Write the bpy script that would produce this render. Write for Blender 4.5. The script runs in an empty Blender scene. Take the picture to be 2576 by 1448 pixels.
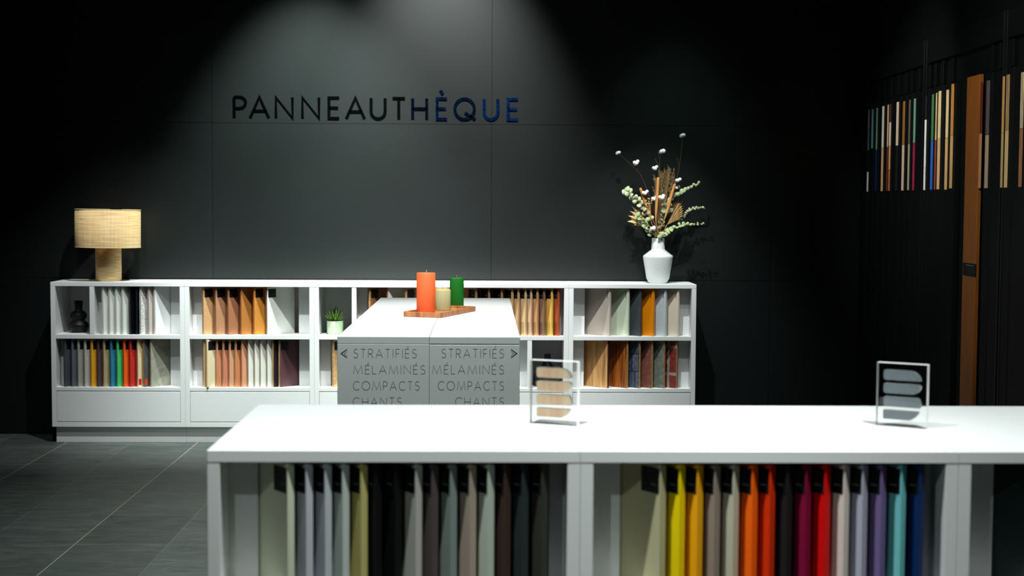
import bpy, bmesh, math, random
from mathutils import Matrix, Vector
random.seed(7)
S = bpy.context.scene
C = S.collection
PI = math.pi

# ------------------------------------------------------------------ camera
FPX, CXP, CYP = 3558.0, 1288.0, 724.0
CAMZ, YAW, PITCH, ROLL = 1.4904, 0.0193, -0.0588, 0.0052
def cam_axes():
    cy, sy, cp, sp = math.cos(YAW), math.sin(YAW), math.cos(PITCH), math.sin(PITCH)
    f = Vector((sy*cp, cy*cp, sp)); r = Vector((cy, -sy, 0)); u = r.cross(f)
    cr, sr = math.cos(ROLL), math.sin(ROLL)
    return f, r*cr + u*sr, u*cr - r*sr
FW, RT, UP = cam_axes()
CP = Vector((0, 0, CAMZ))
def ray(u, v):
    return FW + RT*((u-CXP)/FPX) - UP*((v-CYP)/FPX)
def at_y(u, v, Y): d = ray(u, v); return CP + d*(Y/d.y)
def at_z(u, v, Z): d = ray(u, v); return CP + d*((Z-CAMZ)/d.z)
def at_x(u, v, X): d = ray(u, v); return CP + d*(X/d.x)
cd = bpy.data.cameras.new('camera'); cam = bpy.data.objects.new('camera', cd); C.objects.link(cam)
cd.sensor_width = 36.0; cd.lens = FPX/2576*36.0; cd.clip_start = 0.05; cd.clip_end = 60
m = Matrix.Identity(4)
for i in range(3):
    m[i][0], m[i][1], m[i][2], m[i][3] = RT[i], UP[i], -FW[i], CP[i]
cam.matrix_world = m
cd.dof.use_dof = True; cd.dof.focus_distance = 6.7; cd.dof.aperture_fstop = 4.0
S.camera = cam

# ------------------------------------------------------------------ world, lights, exposure
S.view_settings.view_transform = 'Standard'; S.view_settings.look = 'None'
S.view_settings.exposure = 0.0; S.view_settings.gamma = 1.0; S.view_settings.use_curve_mapping = False
W = bpy.data.worlds.new('world'); S.world = W; W.use_nodes = True
W.node_tree.nodes['Background'].inputs[0].default_value = (0.75, 1.0, 0.95, 1)
W.node_tree.nodes['Background'].inputs[1].default_value = 0.01
S.cycles.max_bounces = 10; S.cycles.diffuse_bounces = 4; S.cycles.transmission_bounces = 10
S.cycles.caustics_reflective = False
S.cycles.sample_clamp_indirect = 4.0
def spot(name, loc, aim, power, angle, blend=0.4, r=0.03, col=(1, 0.98, 0.94)):
    l = bpy.data.lights.new(name, 'SPOT'); l.energy = power; l.spot_size = math.radians(angle); l.spot_blend = blend
    l.shadow_soft_size = r; l.color = col
    o = bpy.data.objects.new(name, l); C.objects.link(o); o.location = loc
    o.rotation_euler = (Vector(aim)-Vector(loc)).to_track_quat('-Z', 'Y').to_euler()
    return o
def area(name, loc, aim, power, sx, sy, col=(1, 1, 1), spread=180):
    l = bpy.data.lights.new(name, 'AREA'); l.shape = 'RECTANGLE'; l.size = sx; l.size_y = sy; l.energy = power; l.color = col
    l.spread = math.radians(spread)
    o = bpy.data.objects.new(name, l); C.objects.link(o); o.location = loc
    o.rotation_euler = (Vector(aim)-Vector(loc)).to_track_quat('-Z', 'Y').to_euler()
    return o
WARM = (1, 0.99, 0.955); COOL = (0.86, 1.0, 0.96); NEUT = (0.95, 1.0, 0.985)
# track spots on the wall units: a steep row close by, a weaker row further out
for x, ax, pw in [(-1.75, -2.2, 190), (-0.95, -1.15, 225), (-0.15, -0.1, 215), (0.7, 1.0, 225)]:
    spot('shelf_spot', (x, 7.6, 3.1), (ax, 8.7, 0.85), pw, 50, 0.9, 0.015, NEUT)
for x, ax, pw in [(-2.1, -2.3, 55), (1.1, 1.2, 55)]:
    spot('shelf_spot', (x, 6.8, 3.1), (ax, 8.8, 0.8), pw, 34, 0.8, 0.015, NEUT)
# spots over island and counter
spot('island_spot', (-0.2, 4.8, 3.1), (-0.2, 5.7, 1.0), 335, 78, 0.7, 0.03, (0.88, 1.0, 0.95))
spot('island_spot', (-0.2, 6.3, 3.1), (-0.2, 6.4, 1.0), 160, 60, 0.8, 0.03, WARM)
for x, pw in ((-0.15, 355), (1.2, 250)):
    spot('counter_spot', (x, 2.60, 3.1), (x, 3.15, 0.97), pw, 70, 0.8, 0.025, (0.93, 1.0, 0.98))
# wall grazing downlights
spot('wall_spot', (-1.1, 8.05, 3.72), (-1.1, 8.6, 2.4), 1080, 56, 1.0, 0.06, (0.86, 1.0, 0.93))
spot('wall_spot', (-0.3, 8.3, 3.95), (-0.27, 8.78, 2.75), 1350, 54, 1.0, 0.06, (1.0, 1.0, 0.96))
spot('wall_spot', (1.2, 8.2, 3.7), (1.2, 8.62, 2.4), 100, 44, 1.0, 0.06, (0.62, 1.0, 0.82))
# rack spot
spot('rack_spot', (0.9, 5.3, 3.1), (2.4, 6.5, 1.85), 150, 46, 0.8, 0.04, WARM)
spot('rack_spot', (0.9, 6.9, 3.1), (2.4, 7.9, 1.85), 150, 46, 0.8, 0.04, WARM)
spot('vase_fill', (1.0, 7.2, 3.1), (1.09, 8.92, 1.42), 48, 26, 0.7, 0.02, WARM)  # unseen spot, added to brighten the bouquet
# weak track spot on the camera side of the room
spot('room_spot', (-0.9, 0.6, 3.1), (0.45, 2.97, 0.6), 52, 46, 0.8, 0.02, COOL)
spot('floor_fill', (-2.2, 5.2, 3.1), (-2.2, 5.6, 0), 110, 90, 1.0, 0.06, COOL)  # added fill light, unseen; lifts the dark floor between the other spots

# ------------------------------------------------------------------ materials
MATS = {}
def lin(c):
    def f(x):
        x = x/255.0
        return x/12.92 if x <= 0.04045 else ((x+0.055)/1.055)**2.4
    return (f(c[0]), f(c[1]), f(c[2]))
def newmat(name):
    m = bpy.data.materials.new(name); m.use_nodes = True
    nt = m.node_tree; b = nt.nodes['Principled BSDF']
    return m, nt, b
def N(nt, t, **kw):
    n = nt.nodes.new(t)
    for k, v in kw.items(): setattr(n, k, v)
    return n
def plain(name, rgb, rough=0.5, spec=0.5, metal=0.0, linear=False):
    key = (name, tuple(rgb), rough, spec, metal)
    if key in MATS: return MATS[key]
    m, nt, b = newmat(name)
    c = rgb if linear else lin(rgb)
    b.inputs['Base Color'].default_value = (*c, 1); b.inputs['Roughness'].default_value = rough
    b.inputs['Specular IOR Level'].default_value = spec; b.inputs['Metallic'].default_value = metal
    # faint surface unevenness
    no = N(nt, 'ShaderNodeTexNoise'); no.inputs['Scale'].default_value = 90; no.inputs['Detail'].default_value = 2
    tc = N(nt, 'ShaderNodeTexCoord'); nt.links.new(tc.outputs['Object'], no.inputs['Vector'])
    bp = N(nt, 'ShaderNodeBump'); bp.inputs['Strength'].default_value = 0.03; bp.inputs['Distance'].default_value = 0.002
    nt.links.new(no.outputs['Fac'], bp.inputs['Height']); nt.links.new(bp.outputs['Normal'], b.inputs['Normal'])
    MATS[key] = m
    return m
def ramp(nt, stops):
    r = N(nt, 'ShaderNodeValToRGB')
    e = r.color_ramp.elements
    while len(e) < len(stops): e.new(0.5)
    for el, (p, c) in zip(e, stops): el.position = p; el.color = (*c, 1)
    return r
def textured(kind, c1, c2, rough=0.55, scale=1.0):
    key = (kind, tuple(c1), tuple(c2), rough, scale)
    if key in MATS: return MATS[key]
    m, nt, b = newmat(kind)
    a, d = lin(c1), lin(c2); L = nt.links
    tc = N(nt, 'ShaderNodeTexCoord'); mp = N(nt, 'ShaderNodeMapping'); L.new(tc.outputs['Object'], mp.inputs['Vector'])
    b.inputs['Roughness'].default_value = rough
    no = N(nt, 'ShaderNodeTexNoise'); L.new(mp.outputs['Vector'], no.inputs['Vector'])
    if kind == 'wood':
        mp.inputs['Scale'].default_value = (45*scale, 45*scale, 3.0*scale)
        no.inputs['Scale'].default_value = 1.6; no.inputs['Detail'].default_value = 6; no.inputs['Distortion'].default_value = 0.6
        r = ramp(nt, [(0.32, a), (0.68, d)])
    elif kind == 'fibreboard':
        no.inputs['Scale'].default_value = 60*scale; no.inputs['Detail'].default_value = 8; no.inputs['Roughness'].default_value = 0.7
        r = ramp(nt, [(0.35, a), (0.65, d)])
    elif kind == 'stone':
        no.inputs['Scale'].default_value = 14*scale; no.inputs['Detail'].default_value = 10; no.inputs['Distortion'].default_value = 1.2
        no.inputs['Roughness'].default_value = 0.65
        r = ramp(nt, [(0.3, a), (0.72, d)])
    L.new(no.outputs['Fac'], r.inputs['Fac']); L.new(r.outputs['Color'], b.inputs['Base Color'])
    bp = N(nt, 'ShaderNodeBump'); bp.inputs['Strength'].default_value = 0.15; bp.inputs['Distance'].default_value = 0.002
    L.new(no.outputs['Fac'], bp.inputs['Height']); L.new(bp.outputs['Normal'], b.inputs['Normal'])
    MATS[key] = m
    return m
def speckle(base, dots, scale=160, size=0.28, rough=0.35):
    key = ('speckle', tuple(base), tuple(dots[0]), scale, size)
    if key in MATS: return MATS[key]
    m, nt, b = newmat('speckled_surface'); L = nt.links
    tc = N(nt, 'ShaderNodeTexCoord'); vo = N(nt, 'ShaderNodeTexVoronoi'); vo.inputs['Scale'].default_value = scale
    L.new(tc.outputs['Object'], vo.inputs['Vector'])
    sep = N(nt, 'ShaderNodeSeparateColor'); L.new(vo.outputs['Color'], sep.inputs['Color'])
    lt = N(nt, 'ShaderNodeMath', operation='LESS_THAN'); lt.inputs[1].default_value = size; L.new(vo.outputs['Distance'], lt.inputs[0])
    gt = N(nt, 'ShaderNodeMath', operation='GREATER_THAN'); gt.inputs[1].default_value = 0.45; L.new(sep.outputs[0], gt.inputs[0])
    mu = N(nt, 'ShaderNodeMath', operation='MULTIPLY'); L.new(lt.outputs[0], mu.inputs[0]); L.new(gt.outputs[0], mu.inputs[1])
    r = ramp(nt, [(i/max(1, len(dots)), lin(c)) for i, c in enumerate(dots)]); r.color_ramp.interpolation = 'CONSTANT'
    L.new(sep.outputs[1], r.inputs['Fac'])
    mx = N(nt, 'ShaderNodeMix', data_type='RGBA'); L.new(mu.outputs[0], mx.inputs['Factor'])
    mx.inputs['A'].default_value = (*lin(base), 1); L.new(r.outputs['Color'], mx.inputs['B'])
    L.new(mx.outputs['Result'], b.inputs['Base Color']); b.inputs['Roughness'].default_value = rough
    MATS[key] = m
    return m
def stacked(name, c1, c2, mortar, bw, bh, msize=0.006, bump=0.8, off=(0, 0), roff=0.5):
    """brick or ledge-stone face, mapped on the board's own x,z"""
    m, nt, b = newmat(name); L = nt.links
    tc = N(nt, 'ShaderNodeTexCoord'); sp = N(nt, 'ShaderNodeSeparateXYZ'); L.new(tc.outputs['Object'], sp.inputs[0])
    cb0 = N(nt, 'ShaderNodeCombineXYZ'); L.new(sp.outputs['X'], cb0.inputs['X']); L.new(sp.outputs['Z'], cb0.inputs['Y'])
    cb = N(nt, 'ShaderNodeVectorMath', operation='ADD'); L.new(cb0.outputs[0], cb.inputs[0]); cb.inputs[1].default_value = (off[0], off[1], 0)
    no = N(nt, 'ShaderNodeTexNoise'); no.inputs['Scale'].default_value = 40; no.inputs['Detail'].default_value = 6
    L.new(tc.outputs['Object'], no.inputs['Vector'])
    ma = N(nt, 'ShaderNodeVectorMath', operation='SCALE'); ma.inputs['Scale'].default_value = 0.012; L.new(no.outputs['Color'], ma.inputs[0])
    ad = N(nt, 'ShaderNodeVectorMath', operation='ADD'); L.new(cb.outputs[0], ad.inputs[0]); L.new(ma.outputs[0], ad.inputs[1])
    br = N(nt, 'ShaderNodeTexBrick'); br.offset = roff; br.inputs['Scale'].default_value = 1.0; br.inputs['Brick Width'].default_value = bw
    br.inputs['Row Height'].default_value = bh; br.inputs['Mortar Size'].default_value = msize
    br.inputs['Color1'].default_value = (*lin(c1), 1); br.inputs['Color2'].default_value = (*lin(c2), 1); br.inputs['Mortar'].default_value = (*lin(mortar), 1)
    L.new(ad.outputs[0], br.inputs['Vector'])
    mx = N(nt, 'ShaderNodeMix', data_type='RGBA', blend_type='MULTIPLY'); mx.inputs['Factor'].default_value = 0.8
    r = ramp(nt, [(0.3, (0.35, 0.35, 0.35)), (0.6, (1, 1, 1))]); L.new(no.outputs['Fac'], r.inputs['Fac'])
    L.new(br.outputs['Color'], mx.inputs['A']); L.new(r.outputs['Color'], mx.inputs['B']); L.new(mx.outputs['Result'], b.inputs['Base Color'])
    bp = N(nt, 'ShaderNodeBump'); bp.inputs['Strength'].default_value = bump; bp.inputs['Distance'].default_value = 0.004
    iv = N(nt, 'ShaderNodeMath', operation='SUBTRACT'); L.new(no.outputs['Fac'], iv.inputs[0]); L.new(br.outputs['Fac'], iv.inputs[1])
    L.new(iv.outputs[0], bp.inputs['Height']); L.new(bp.outputs['Normal'], b.inputs['Normal'])
    b.inputs['Roughness'].default_value = 0.8
    return m

WHITE = plain('white_laminate', (0.80, 0.81, 0.81), 0.45, 0.35, linear=True)
BLACKWALL = plain('black_wall_laminate', (0.0048, 0.0069, 0.007), 0.45, 0.35, linear=True)
BLACKRACK = plain('black_rack_laminate', (0.0028, 0.0036, 0.004), 0.5, 0.12, linear=True)
BLACKCEIL = plain('black_ceiling_paint', (0.01, 0.01, 0.01), 0.9, 0.1, linear=True)
TAGBLACK = plain('black_label_paper', (0.006, 0.007, 0.009), 0.4, 0.3, linear=True)
TAGTEXT = plain('grey_print', (120, 125, 128), 0.6)
LETTERBLACK = plain('black_vinyl', (0.0008, 0.001, 0.0012), 0.12, 0.2, linear=True)
INK = plain('dark_ink', (18, 22, 28), 0.5, 0.3)

def slate():
    m, nt, b = newmat('slate_tiles'); L = nt.links
    tc = N(nt, 'ShaderNodeTexCoord'); sp = N(nt, 'ShaderNodeSeparateXYZ'); L.new(tc.outputs['Object'], sp.inputs[0])
    def mth(op, a, bb=None, c=None):
        n = N(nt, 'ShaderNodeMath', operation=op)
        for i, v in enumerate([a, bb, c]):
            if v is None: continue
            if isinstance(v, (int, float)): n.inputs[i].default_value = v
            else: L.new(v, n.inputs[i])
        return n.outputs[0]
    U = mth('ADD', sp.outputs['Y'], -8.12+0.565*40); V = mth('ADD', sp.outputs['X'], 2.60+0.4066*20)
    cb = N(nt, 'ShaderNodeCombineXYZ'); L.new(U, cb.inputs['X']); L.new(V, cb.inputs['Y'])
    br = N(nt, 'ShaderNodeTexBrick'); br.offset = 0.5; br.inputs['Scale'].default_value = 1.0
    br.inputs['Brick Width'].default_value = 0.565; br.inputs['Row Height'].default_value = 0.4066
    br.inputs['Mortar Size'].default_value = 0.0016; br.inputs['Mortar Smooth'].default_value = 0.0
    br.inputs['Color1'].default_value = (0.8, 0.8, 0.8, 1); br.inputs['Color2'].default_value = (1.15, 1.15, 1.15, 1); br.inputs['Mortar'].default_value = (1, 1, 1, 1)
    L.new(cb.outputs[0], br.inputs['Vector'])
    # long joints between the rows, every second one filled with pale grout
    fr = mth('FRACT', mth('DIVIDE', V, 0.8132)); d = mth('MINIMUM', fr, mth('SUBTRACT', 1.0, fr))
    strong = mth('LESS_THAN', d, 0.0021/0.8132)
    mp = N(nt, 'ShaderNodeMapping'); mp.inputs['Scale'].default_value = (2.2, 7.0, 1); L.new(tc.outputs['Object'], mp.inputs['Vector'])
    no = N(nt, 'ShaderNodeTexNoise'); no.inputs['Scale'].default_value = 2.6; no.inputs['Detail'].default_value = 12; no.inputs['Roughness'].default_value = 0.62
    no.inputs['Distortion'].default_value = 0.8; L.new(mp.outputs['Vector'], no.inputs['Vector'])
    r = ramp(nt, [(0.3, (0.045, 0.053, 0.051)), (0.55, (0.078, 0.089, 0.083)), (0.8, (0.12, 0.125, 0.11))]); L.new(no.outputs['Fac'], r.inputs['Fac'])
    mu = N(nt, 'ShaderNodeMix', data_type='RGBA', blend_type='MULTIPLY'); mu.inputs['Factor'].default_value = 1
    L.new(r.outputs['Color'], mu.inputs['A']); L.new(br.outputs['Color'], mu.inputs['B'])
    no2 = N(nt, 'ShaderNodeTexNoise'); no2.inputs['Scale'].default_value = 3.5; no2.inputs['Detail'].default_value = 4; L.new(tc.outputs['Object'], no2.inputs['Vector'])
    weak = mth('MULTIPLY', br.outputs['Fac'], mth('MULTIPLY', no2.outputs['Fac'], 1.3))
    m1 = N(nt, 'ShaderNodeMix', data_type='RGBA'); L.new(weak, m1.inputs['Factor']); L.new(mu.outputs['Result'], m1.inputs['A']); m1.inputs['B'].default_value = (0.2, 0.2, 0.17, 1)
    m2 = N(nt, 'ShaderNodeMix', data_type='RGBA'); L.new(strong, m2.inputs['Factor']); L.new(m1.outputs['Result'], m2.inputs['A']); m2.inputs['B'].default_value = (0.34, 0.33, 0.27, 1)
    L.new(m2.outputs['Result'], b.inputs['Base Color'])
    b.inputs['Roughness'].default_value = 0.5; b.inputs['Specular IOR Level'].default_value = 0.3
    bp = N(nt, 'ShaderNodeBump'); bp.inputs['Strength'].default_value = 0.25; bp.inputs['Distance'].default_value = 0.01
    L.new(no.outputs['Fac'], bp.inputs['Height']); L.new(bp.outputs['Normal'], b.inputs['Normal'])
    return m
SLATE = slate()

# ------------------------------------------------------------------ mesh helpers
class MB:
    def __init__(s): s.v = []; s.f = []; s.mi = []; s.sm = []
    def add(s, vs, fs, mi=0, smooth=False):
        o = len(s.v); s.v += [tuple(p) for p in vs]
        for f in fs: s.f.append([i+o for i in f]); s.mi.append(mi); s.sm.append(smooth)
        return s
    def box(s, x0, x1, y0, y1, z0, z1, mi=0, mis=None):
        vs = [(x0,y0,z0),(x1,y0,z0),(x1,y1,z0),(x0,y1,z0),(x0,y0,z1),(x1,y0,z1),(x1,y1,z1),(x0,y1,z1)]
        fs = [(0,3,2,1),(4,5,6,7),(0,1,5,4),(1,2,6,5),(2,3,7,6),(3,0,4,7)]   # bottom top front right back left
        o = len(s.v); s.v += vs
        for k, f in enumerate(fs):
            s.f.append([i+o for i in f]); s.mi.append(mis[k] if mis else mi); s.sm.append(False)
        return s
    def lathe(s, prof, n=40, mi=0, cx=0, cy=0, rib=0.0, ribs=0, cap=True, smooth=True):
        vs = []; k = len(prof)
        for i in range(n):
            a = 2*PI*i/n; q = 1.0
            if ribs: q = 1 - rib*(0.5+0.5*math.cos(ribs*a))
            for r, z in prof: vs.append((cx+r*q*math.cos(a), cy+r*q*math.sin(a), z))
        fs = []
        for i in range(n):
            j = (i+1) % n
            for t in range(k-1): fs.append((i*k+t, j*k+t, j*k+t+1, i*k+t+1))
        s.add(vs, fs, mi, smooth)
        if cap:
            o = len(s.v)-n*k
            s.f.append([o+i*k for i in reversed(range(n))]); s.mi.append(mi); s.sm.append(False)
            s.f.append([o+i*k+k-1 for i in range(n)]); s.mi.append(mi); s.sm.append(False)
        return s
    def tube(s, pts, rads, n=6, mi=0):
        pts = [Vector(p) for p in pts]
        if not isinstance(rads, (list, tuple)): rads = [rads]*len(pts)
        vs = []; ref = Vector((0.13, 0.97, 0.2)).normalized()
        for i, p in enumerate(pts):
            t = (pts[min(i+1, len(pts)-1)]-pts[max(i-1, 0)]).normalized()
            a = t.cross(ref)
            if a.length < 1e-4: a = t.cross(Vector((1, 0, 0)))
            a.normalize(); b = t.cross(a)
            for k in range(n):
                an = 2*PI*k/n; vs.append(p + (a*math.cos(an)+b*math.sin(an))*rads[i])
        fs = []
        for i in range(len(pts)-1):
            for k in range(n):
                l = (k+1) % n; fs.append((i*n+k, i*n+l, (i+1)*n+l, (i+1)*n+k))
        fs.append(tuple(reversed(range(n)))); fs.append(tuple((len(pts)-1)*n+k for k in range(n)))
        return s.add(vs, fs, mi, True)
    def prism(s, poly, z0, z1, mi_top=0, mi_side=0):
        """poly is a list of (x, z) outline points; extruded along y from z0 to z1 (front = z0)"""
        n = len(poly)
        vs = [(x, z0, z) for x, z in poly]+[(x, z1, z) for x, z in poly]
        s.add(vs, [tuple(range(n))], mi_top); o = len(s.v)-2*n
        s.f.append([o+n+i for i in reversed(range(n))]); s.mi.append(mi_top); s.sm.append(False)
        for i in range(n):
            j = (i+1) % n; s.f.append([o+i, o+n+i, o+n+j, o+j]); s.mi.append(mi_side); s.sm.append(False)
        return s
    def ribbon(s, pts, w, y0, y1, closed=False):
        """stroke of width w along pts (x,z), extruded y0..y1"""
        P = [Vector(p) for p in pts]; n = len(P); Lf = []; Rt = []
        for i in range(n):
            if closed: a, b = P[i-1], P[(i+1) % n]
            else: a, b = P[max(i-1, 0)], P[min(i+1, n-1)]
            d1 = (P[i]-a); d2 = (b-P[i])
            if d1.length < 1e-9: d1 = d2
            if d2.length < 1e-9: d2 = d1
            d1 = d1.normalized(); d2 = d2.normalized()
            n1 = Vector((-d1.y, d1.x)); n2 = Vector((-d2.y, d2.x)); mm = n1+n2
            if mm.length < 1e-6: mm = n1
            mm.normalize(); k = min(1/max(mm.dot(n1), 0.3), 1.9)
            Lf.append(P[i]+mm*(w/2*k)); Rt.append(P[i]-mm*(w/2*k))
        segs = n if closed else n-1
        for i in range(segs):
            j = (i+1) % n
            q = [Lf[i], Rt[i], Rt[j], Lf[j]]
            s.add([(p.x, y0, p.y) for p in q]+[(p.x, y1, p.y) for p in q],
                  [(0,1,2,3),(7,6,5,4),(0,4,5,1),(1,5,6,2),(2,6,7,3),(3,7,4,0)])
        return s
    def build(s, name, mats, parent=None, loc=(0,0,0), rotz=0, bevel=0):
        me = bpy.data.meshes.new(name); me.from_pydata(s.v, [], s.f)
        if not isinstance(mats, (list, tuple)): mats = [mats]
        for q in mats: me.materials.append(q)
        me.polygons.foreach_set('material_index', s.mi); me.polygons.foreach_set('use_smooth', s.sm); me.update()
        bm = bmesh.new(); bm.from_mesh(me); bmesh.ops.recalc_face_normals(bm, faces=bm.faces); bm.to_mesh(me); bm.free()
        o = bpy.data.objects.new(name, me); C.objects.link(o); o.location = loc; o.rotation_euler = (0, 0, rotz)
        if parent is not None: o.parent = parent
        if bevel:
            b = o.modifiers.new('bevel', 'BEVEL'); b.width = bevel; b.segments = 1; b.limit_method = 'ANGLE'
        return o
def tag(o, label, cat, group=None):
    o['label'] = label; o['category'] = cat
    if group: o['group'] = group
    return o
def thing(name, label, cat, loc=(0,0,0), rotz=0, group=None):
    o = bpy.data.objects.new(name, None); C.objects.link(o); o.location = loc; o.rotation_euler = (0, 0, rotz)
    o.empty_display_size = 0.05
    return tag(o, label, cat, group)
def struct(name, mb, mat):
    o = mb.build(name, mat); o['kind'] = 'structure'; return o

# ------------------------------------------------------------------ room
D, DEP = 8.767, 0.3328           # front of the wall units, their depth
YW = D+DEP+0.006                 # face of the back wall
XR = 2.42                        # face of the right wall
XL, YF, ZC = -5.0, -3.0, 4.2
struct('floor', MB().box(XL, XR+0.2, YF, YW+0.2, -0.1, 0), SLATE)
struct('ceiling', MB().box(XL, XR+0.2, YF, YW+0.2, ZC, ZC+0.1), BLACKCEIL)
struct('wall_left', MB().box(XL-0.1, XL, YF, YW+0.2, 0, ZC), BLACKWALL)
struct('wall_front', MB().box(XL, XR+0.2, YF-0.1, YF, 0, ZC), BLACKWALL)
struct('wall_right', MB().box(XR, XR+0.2, YF, YW, 0, ZC), BLACKRACK)
mb = MB()
s1, s2, s3 = at_y(533.5, 307, YW).x, at_y(1237, 312, YW).x, at_y(1943, 313, YW).x
xs = [XL, s1-(s2-s1), s1, s2, s3, XR+0.2]
zs_ = [0, at_y(900, 701.5, YW).z, at_y(1000, 311.5, YW).z, 3.0, ZC]
g = 0.0011
for i in range(len(xs)-1):
    for j in range(len(zs_)-1):
        mb.box(xs[i]+g, xs[i+1]-g, YW, YW+0.018, zs_[j]+g, zs_[j+1]-g)
mb.box(XL, XR+0.2, YW+0.0181, YW+0.2, 0, ZC)
struct('wall_back', mb, BLACKWALL)

# ------------------------------------------------------------------ shelf units
ZTOP = dict(tt=0.0255, m1=0.675, m0=0.649, s1=0.348, s0=0.3255, d1=0.321, d0=0.1335, b1=0.129, b0=0.1)
def shelf_unit(label, x0, x1, yf, dep, dz, upper, lower, group, st=0.0295, name='shelf_unit', plinth_in=0.026, px0=0.0):
    """upper / lower: list of cells (xl, xr, pocket) with pocket None (open niche) or (pl, pr)"""
    Z = {k: v+dz for k, v in ZTOP.items()}; ztop = 1.0+dz; Z['tt'] = ZTOP['tt']
    cx = (x0+x1)/2; o = thing(name, label, 'shelf unit', (cx, yf, 0), 0, group)
    e = 0.0004
    def part(nm, *b, bev=0.001):
        return MB().box(b[0]-cx, b[1]-cx, b[2], b[3], b[4], b[5]).build(nm, WHITE, o, bevel=bev)
    part('top_panel', x0+e, x1-e, 0, dep, ztop-Z['tt'], ztop)
    part('side_panel', x0+e, x0+st, 0.0006, dep, Z['b0'], ztop-Z['tt']-0.0005)
    part('side_panel', x1-st, x1-e, 0.0006, dep, Z['b0'], ztop-Z['tt']-0.0005)
    xi0, xi1 = x0+st+0.0003, x1-st-0.0003
    part('shelf', xi0, xi1, 0.0006, dep-0.013, Z['m0'], Z['m1'])
    part('shelf', xi0, xi1, 0.0006, dep-0.013, Z['s0'], Z['s1'])
    part('base_panel', xi0, xi1, 0.0006, dep-0.013, Z['b0'], Z['b1'])
    part('back_panel', xi0, xi1, dep-0.0125, dep-0.0005, Z['b1'], ztop-Z['tt']-0.001)
    part('drawer_front', xi0+0.0015, xi1-0.0015, 0.001, 0.019, Z['d0'], Z['d1'])
    part('plinth', x0+px0+e, x1-e, plinth_in, dep-0.02, 0.0, Z['b0']-0.0008)
    for cells, za, zb in ((upper, Z['m1'], ztop-Z['tt']), (lower, Z['s1'], Z['m0'])):
        for i, (xl, xr, pk) in enumerate(cells):
            xl = xi0 if xl is None else xl; xr = xi1 if xr is None else xr
            if i > 0:
                pxr = cells[i-1][1]
                part('divider', pxr, xl, 0.0012, dep-0.0135, za+0.0004, zb-0.0004)
            if pk:
                part('inner_panel', xl+0.0004, pk[0], 0.10, 0.107, za+0.0004, zb-0.0008, bev=0)
                part('inner_panel', pk[1], xr-0.0004, 0.10, 0.107, za+0.0004, zb-0.0008, bev=0)
    return o
def bx(u, v=850): return at_y(u, v, D).x
yp = D+0.10
def bp(u, v=850): return at_y(u, v, yp).x
E_ = [bx(126, 712), bx(463.5, 712), bx(790, 712), bx(1112.5, 713), bx(1431.4, 713), bx(1752.4, 714)]
GU = 'white shelf units against the black wall'
shelf_unit('leftmost white shelf unit against the black wall, lamp on top', E_[0], E_[1], D, DEP, 0,
           [(None, bx(226), None), (bx(238), None, (bp(257), bp(428)+0.006))], [(None, None, (bp(159), bp(428.5)))], GU, px0=0.018)
shelf_unit('second white shelf unit from left, brown and white boards in it', E_[1], E_[2], D, DEP, 0,
           [(None, None, (bp(509), bp(752)))], [(None, None, (bp(509), bp(752.5)))], GU)
shelf_unit('third white shelf unit from left, potted plant in its niche', E_[2], E_[3], D, DEP, 0,
           [(None, bx(885), None), (bx(896.5), None, (bp(925), bp(1085)))], [(None, None, (bp(832), bp(1075)))], GU)
shelf_unit('fourth white shelf unit from left, wood boards above a dark vase', E_[3], E_[4], D, DEP, 0,
           [(None, None, (bp(1150), bp(1408.5)))], [(None, bx(1327), (bp(1150), bp(1290))), (bx(1338.5), None, None)], GU)
shelf_unit('rightmost white shelf unit of the wall row, flower vase on top', E_[4], E_[5], D, DEP, 0,
           [(None, None, (bp(1470), bp(1709)))], [(None, None, (bp(1469), bp(1706.5)))], GU)

# ------------------------------------------------------------------ sample boards
BW_, BH_, BT_ = 0.21, 0.295, 0.0155
ORD = ['first', 'second', 'third', 'fourth', 'fifth', 'sixth', 'seventh', 'eighth', 'ninth', 'tenth']
def make_board(x, yfront, z, side, face, edge, hastag, t=BT_, theta=45, inset=0.012, w=BW_, h=BH_, sticker=None, tagw=0.058, tagh=0.054, tagoff=0.008, name='sample_board'):
    th = math.radians(theta); sg = 1 if side == 'L' else -1
    nrm_y = -math.cos(th)*t
    y = yfront+inset-nrm_y
    mb = MB()
    if sg > 0: mb.box(0, w, -t, 0, 0, h, mis=[1, 1, 0, 1, 0, 1])
    else: mb.box(-w, 0, -t, 0, 0, h, mis=[1, 1, 0, 1, 0, 1])
    o = mb.build(name, [face, edge], None, (x, y, z+0.0004), sg*th, bevel=0.0007)
    if hastag:
        a, b = (tagoff, tagoff+tagw) if sg > 0 else (-tagoff-tagw, -tagoff)
        tg = MB().box(a, b, -t-0.0009, -t-0.0001, h-0.009-tagh, h-0.009).build('label_tag', TAGBLACK, o)
        k = 0.2*tagw
        MB().box(a+0.55*tagw, a+0.88*tagw, -t-0.0012, -t-0.0009, h-0.009-0.68*tagh, h-0.009-0.645*tagh).build('print', TAGTEXT, tg)
    if sticker:
        nm, mat, sa, sb, za, zb = sticker
        a, b = (sa, sb) if sg > 0 else (-sb, -sa)
        MB().box(a, b, -t-0.0007, -t-0.0001, za, zb).build(nm, mat, o)
    return o
def P(c, r=0.5): return plain('laminate', c, r, 0.4)
def FB(c, k=0.9): return textured('fibreboard', [int(q*k) for q in c], [min(255, int(q*1.04)) for q in c], 0.6, 2.0)
def WD(c, k=0.82, s=1.0): return textured('wood', [int(q*k) for q in c], [min(255, int(q*1.06)) for q in c], 0.5, s)
def ST(c, k=0.75, s=1.0): return textured('stone', [int(q*k) for q in c], [min(255, int(q*1.15)) for q in c], 0.6, s)
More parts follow.
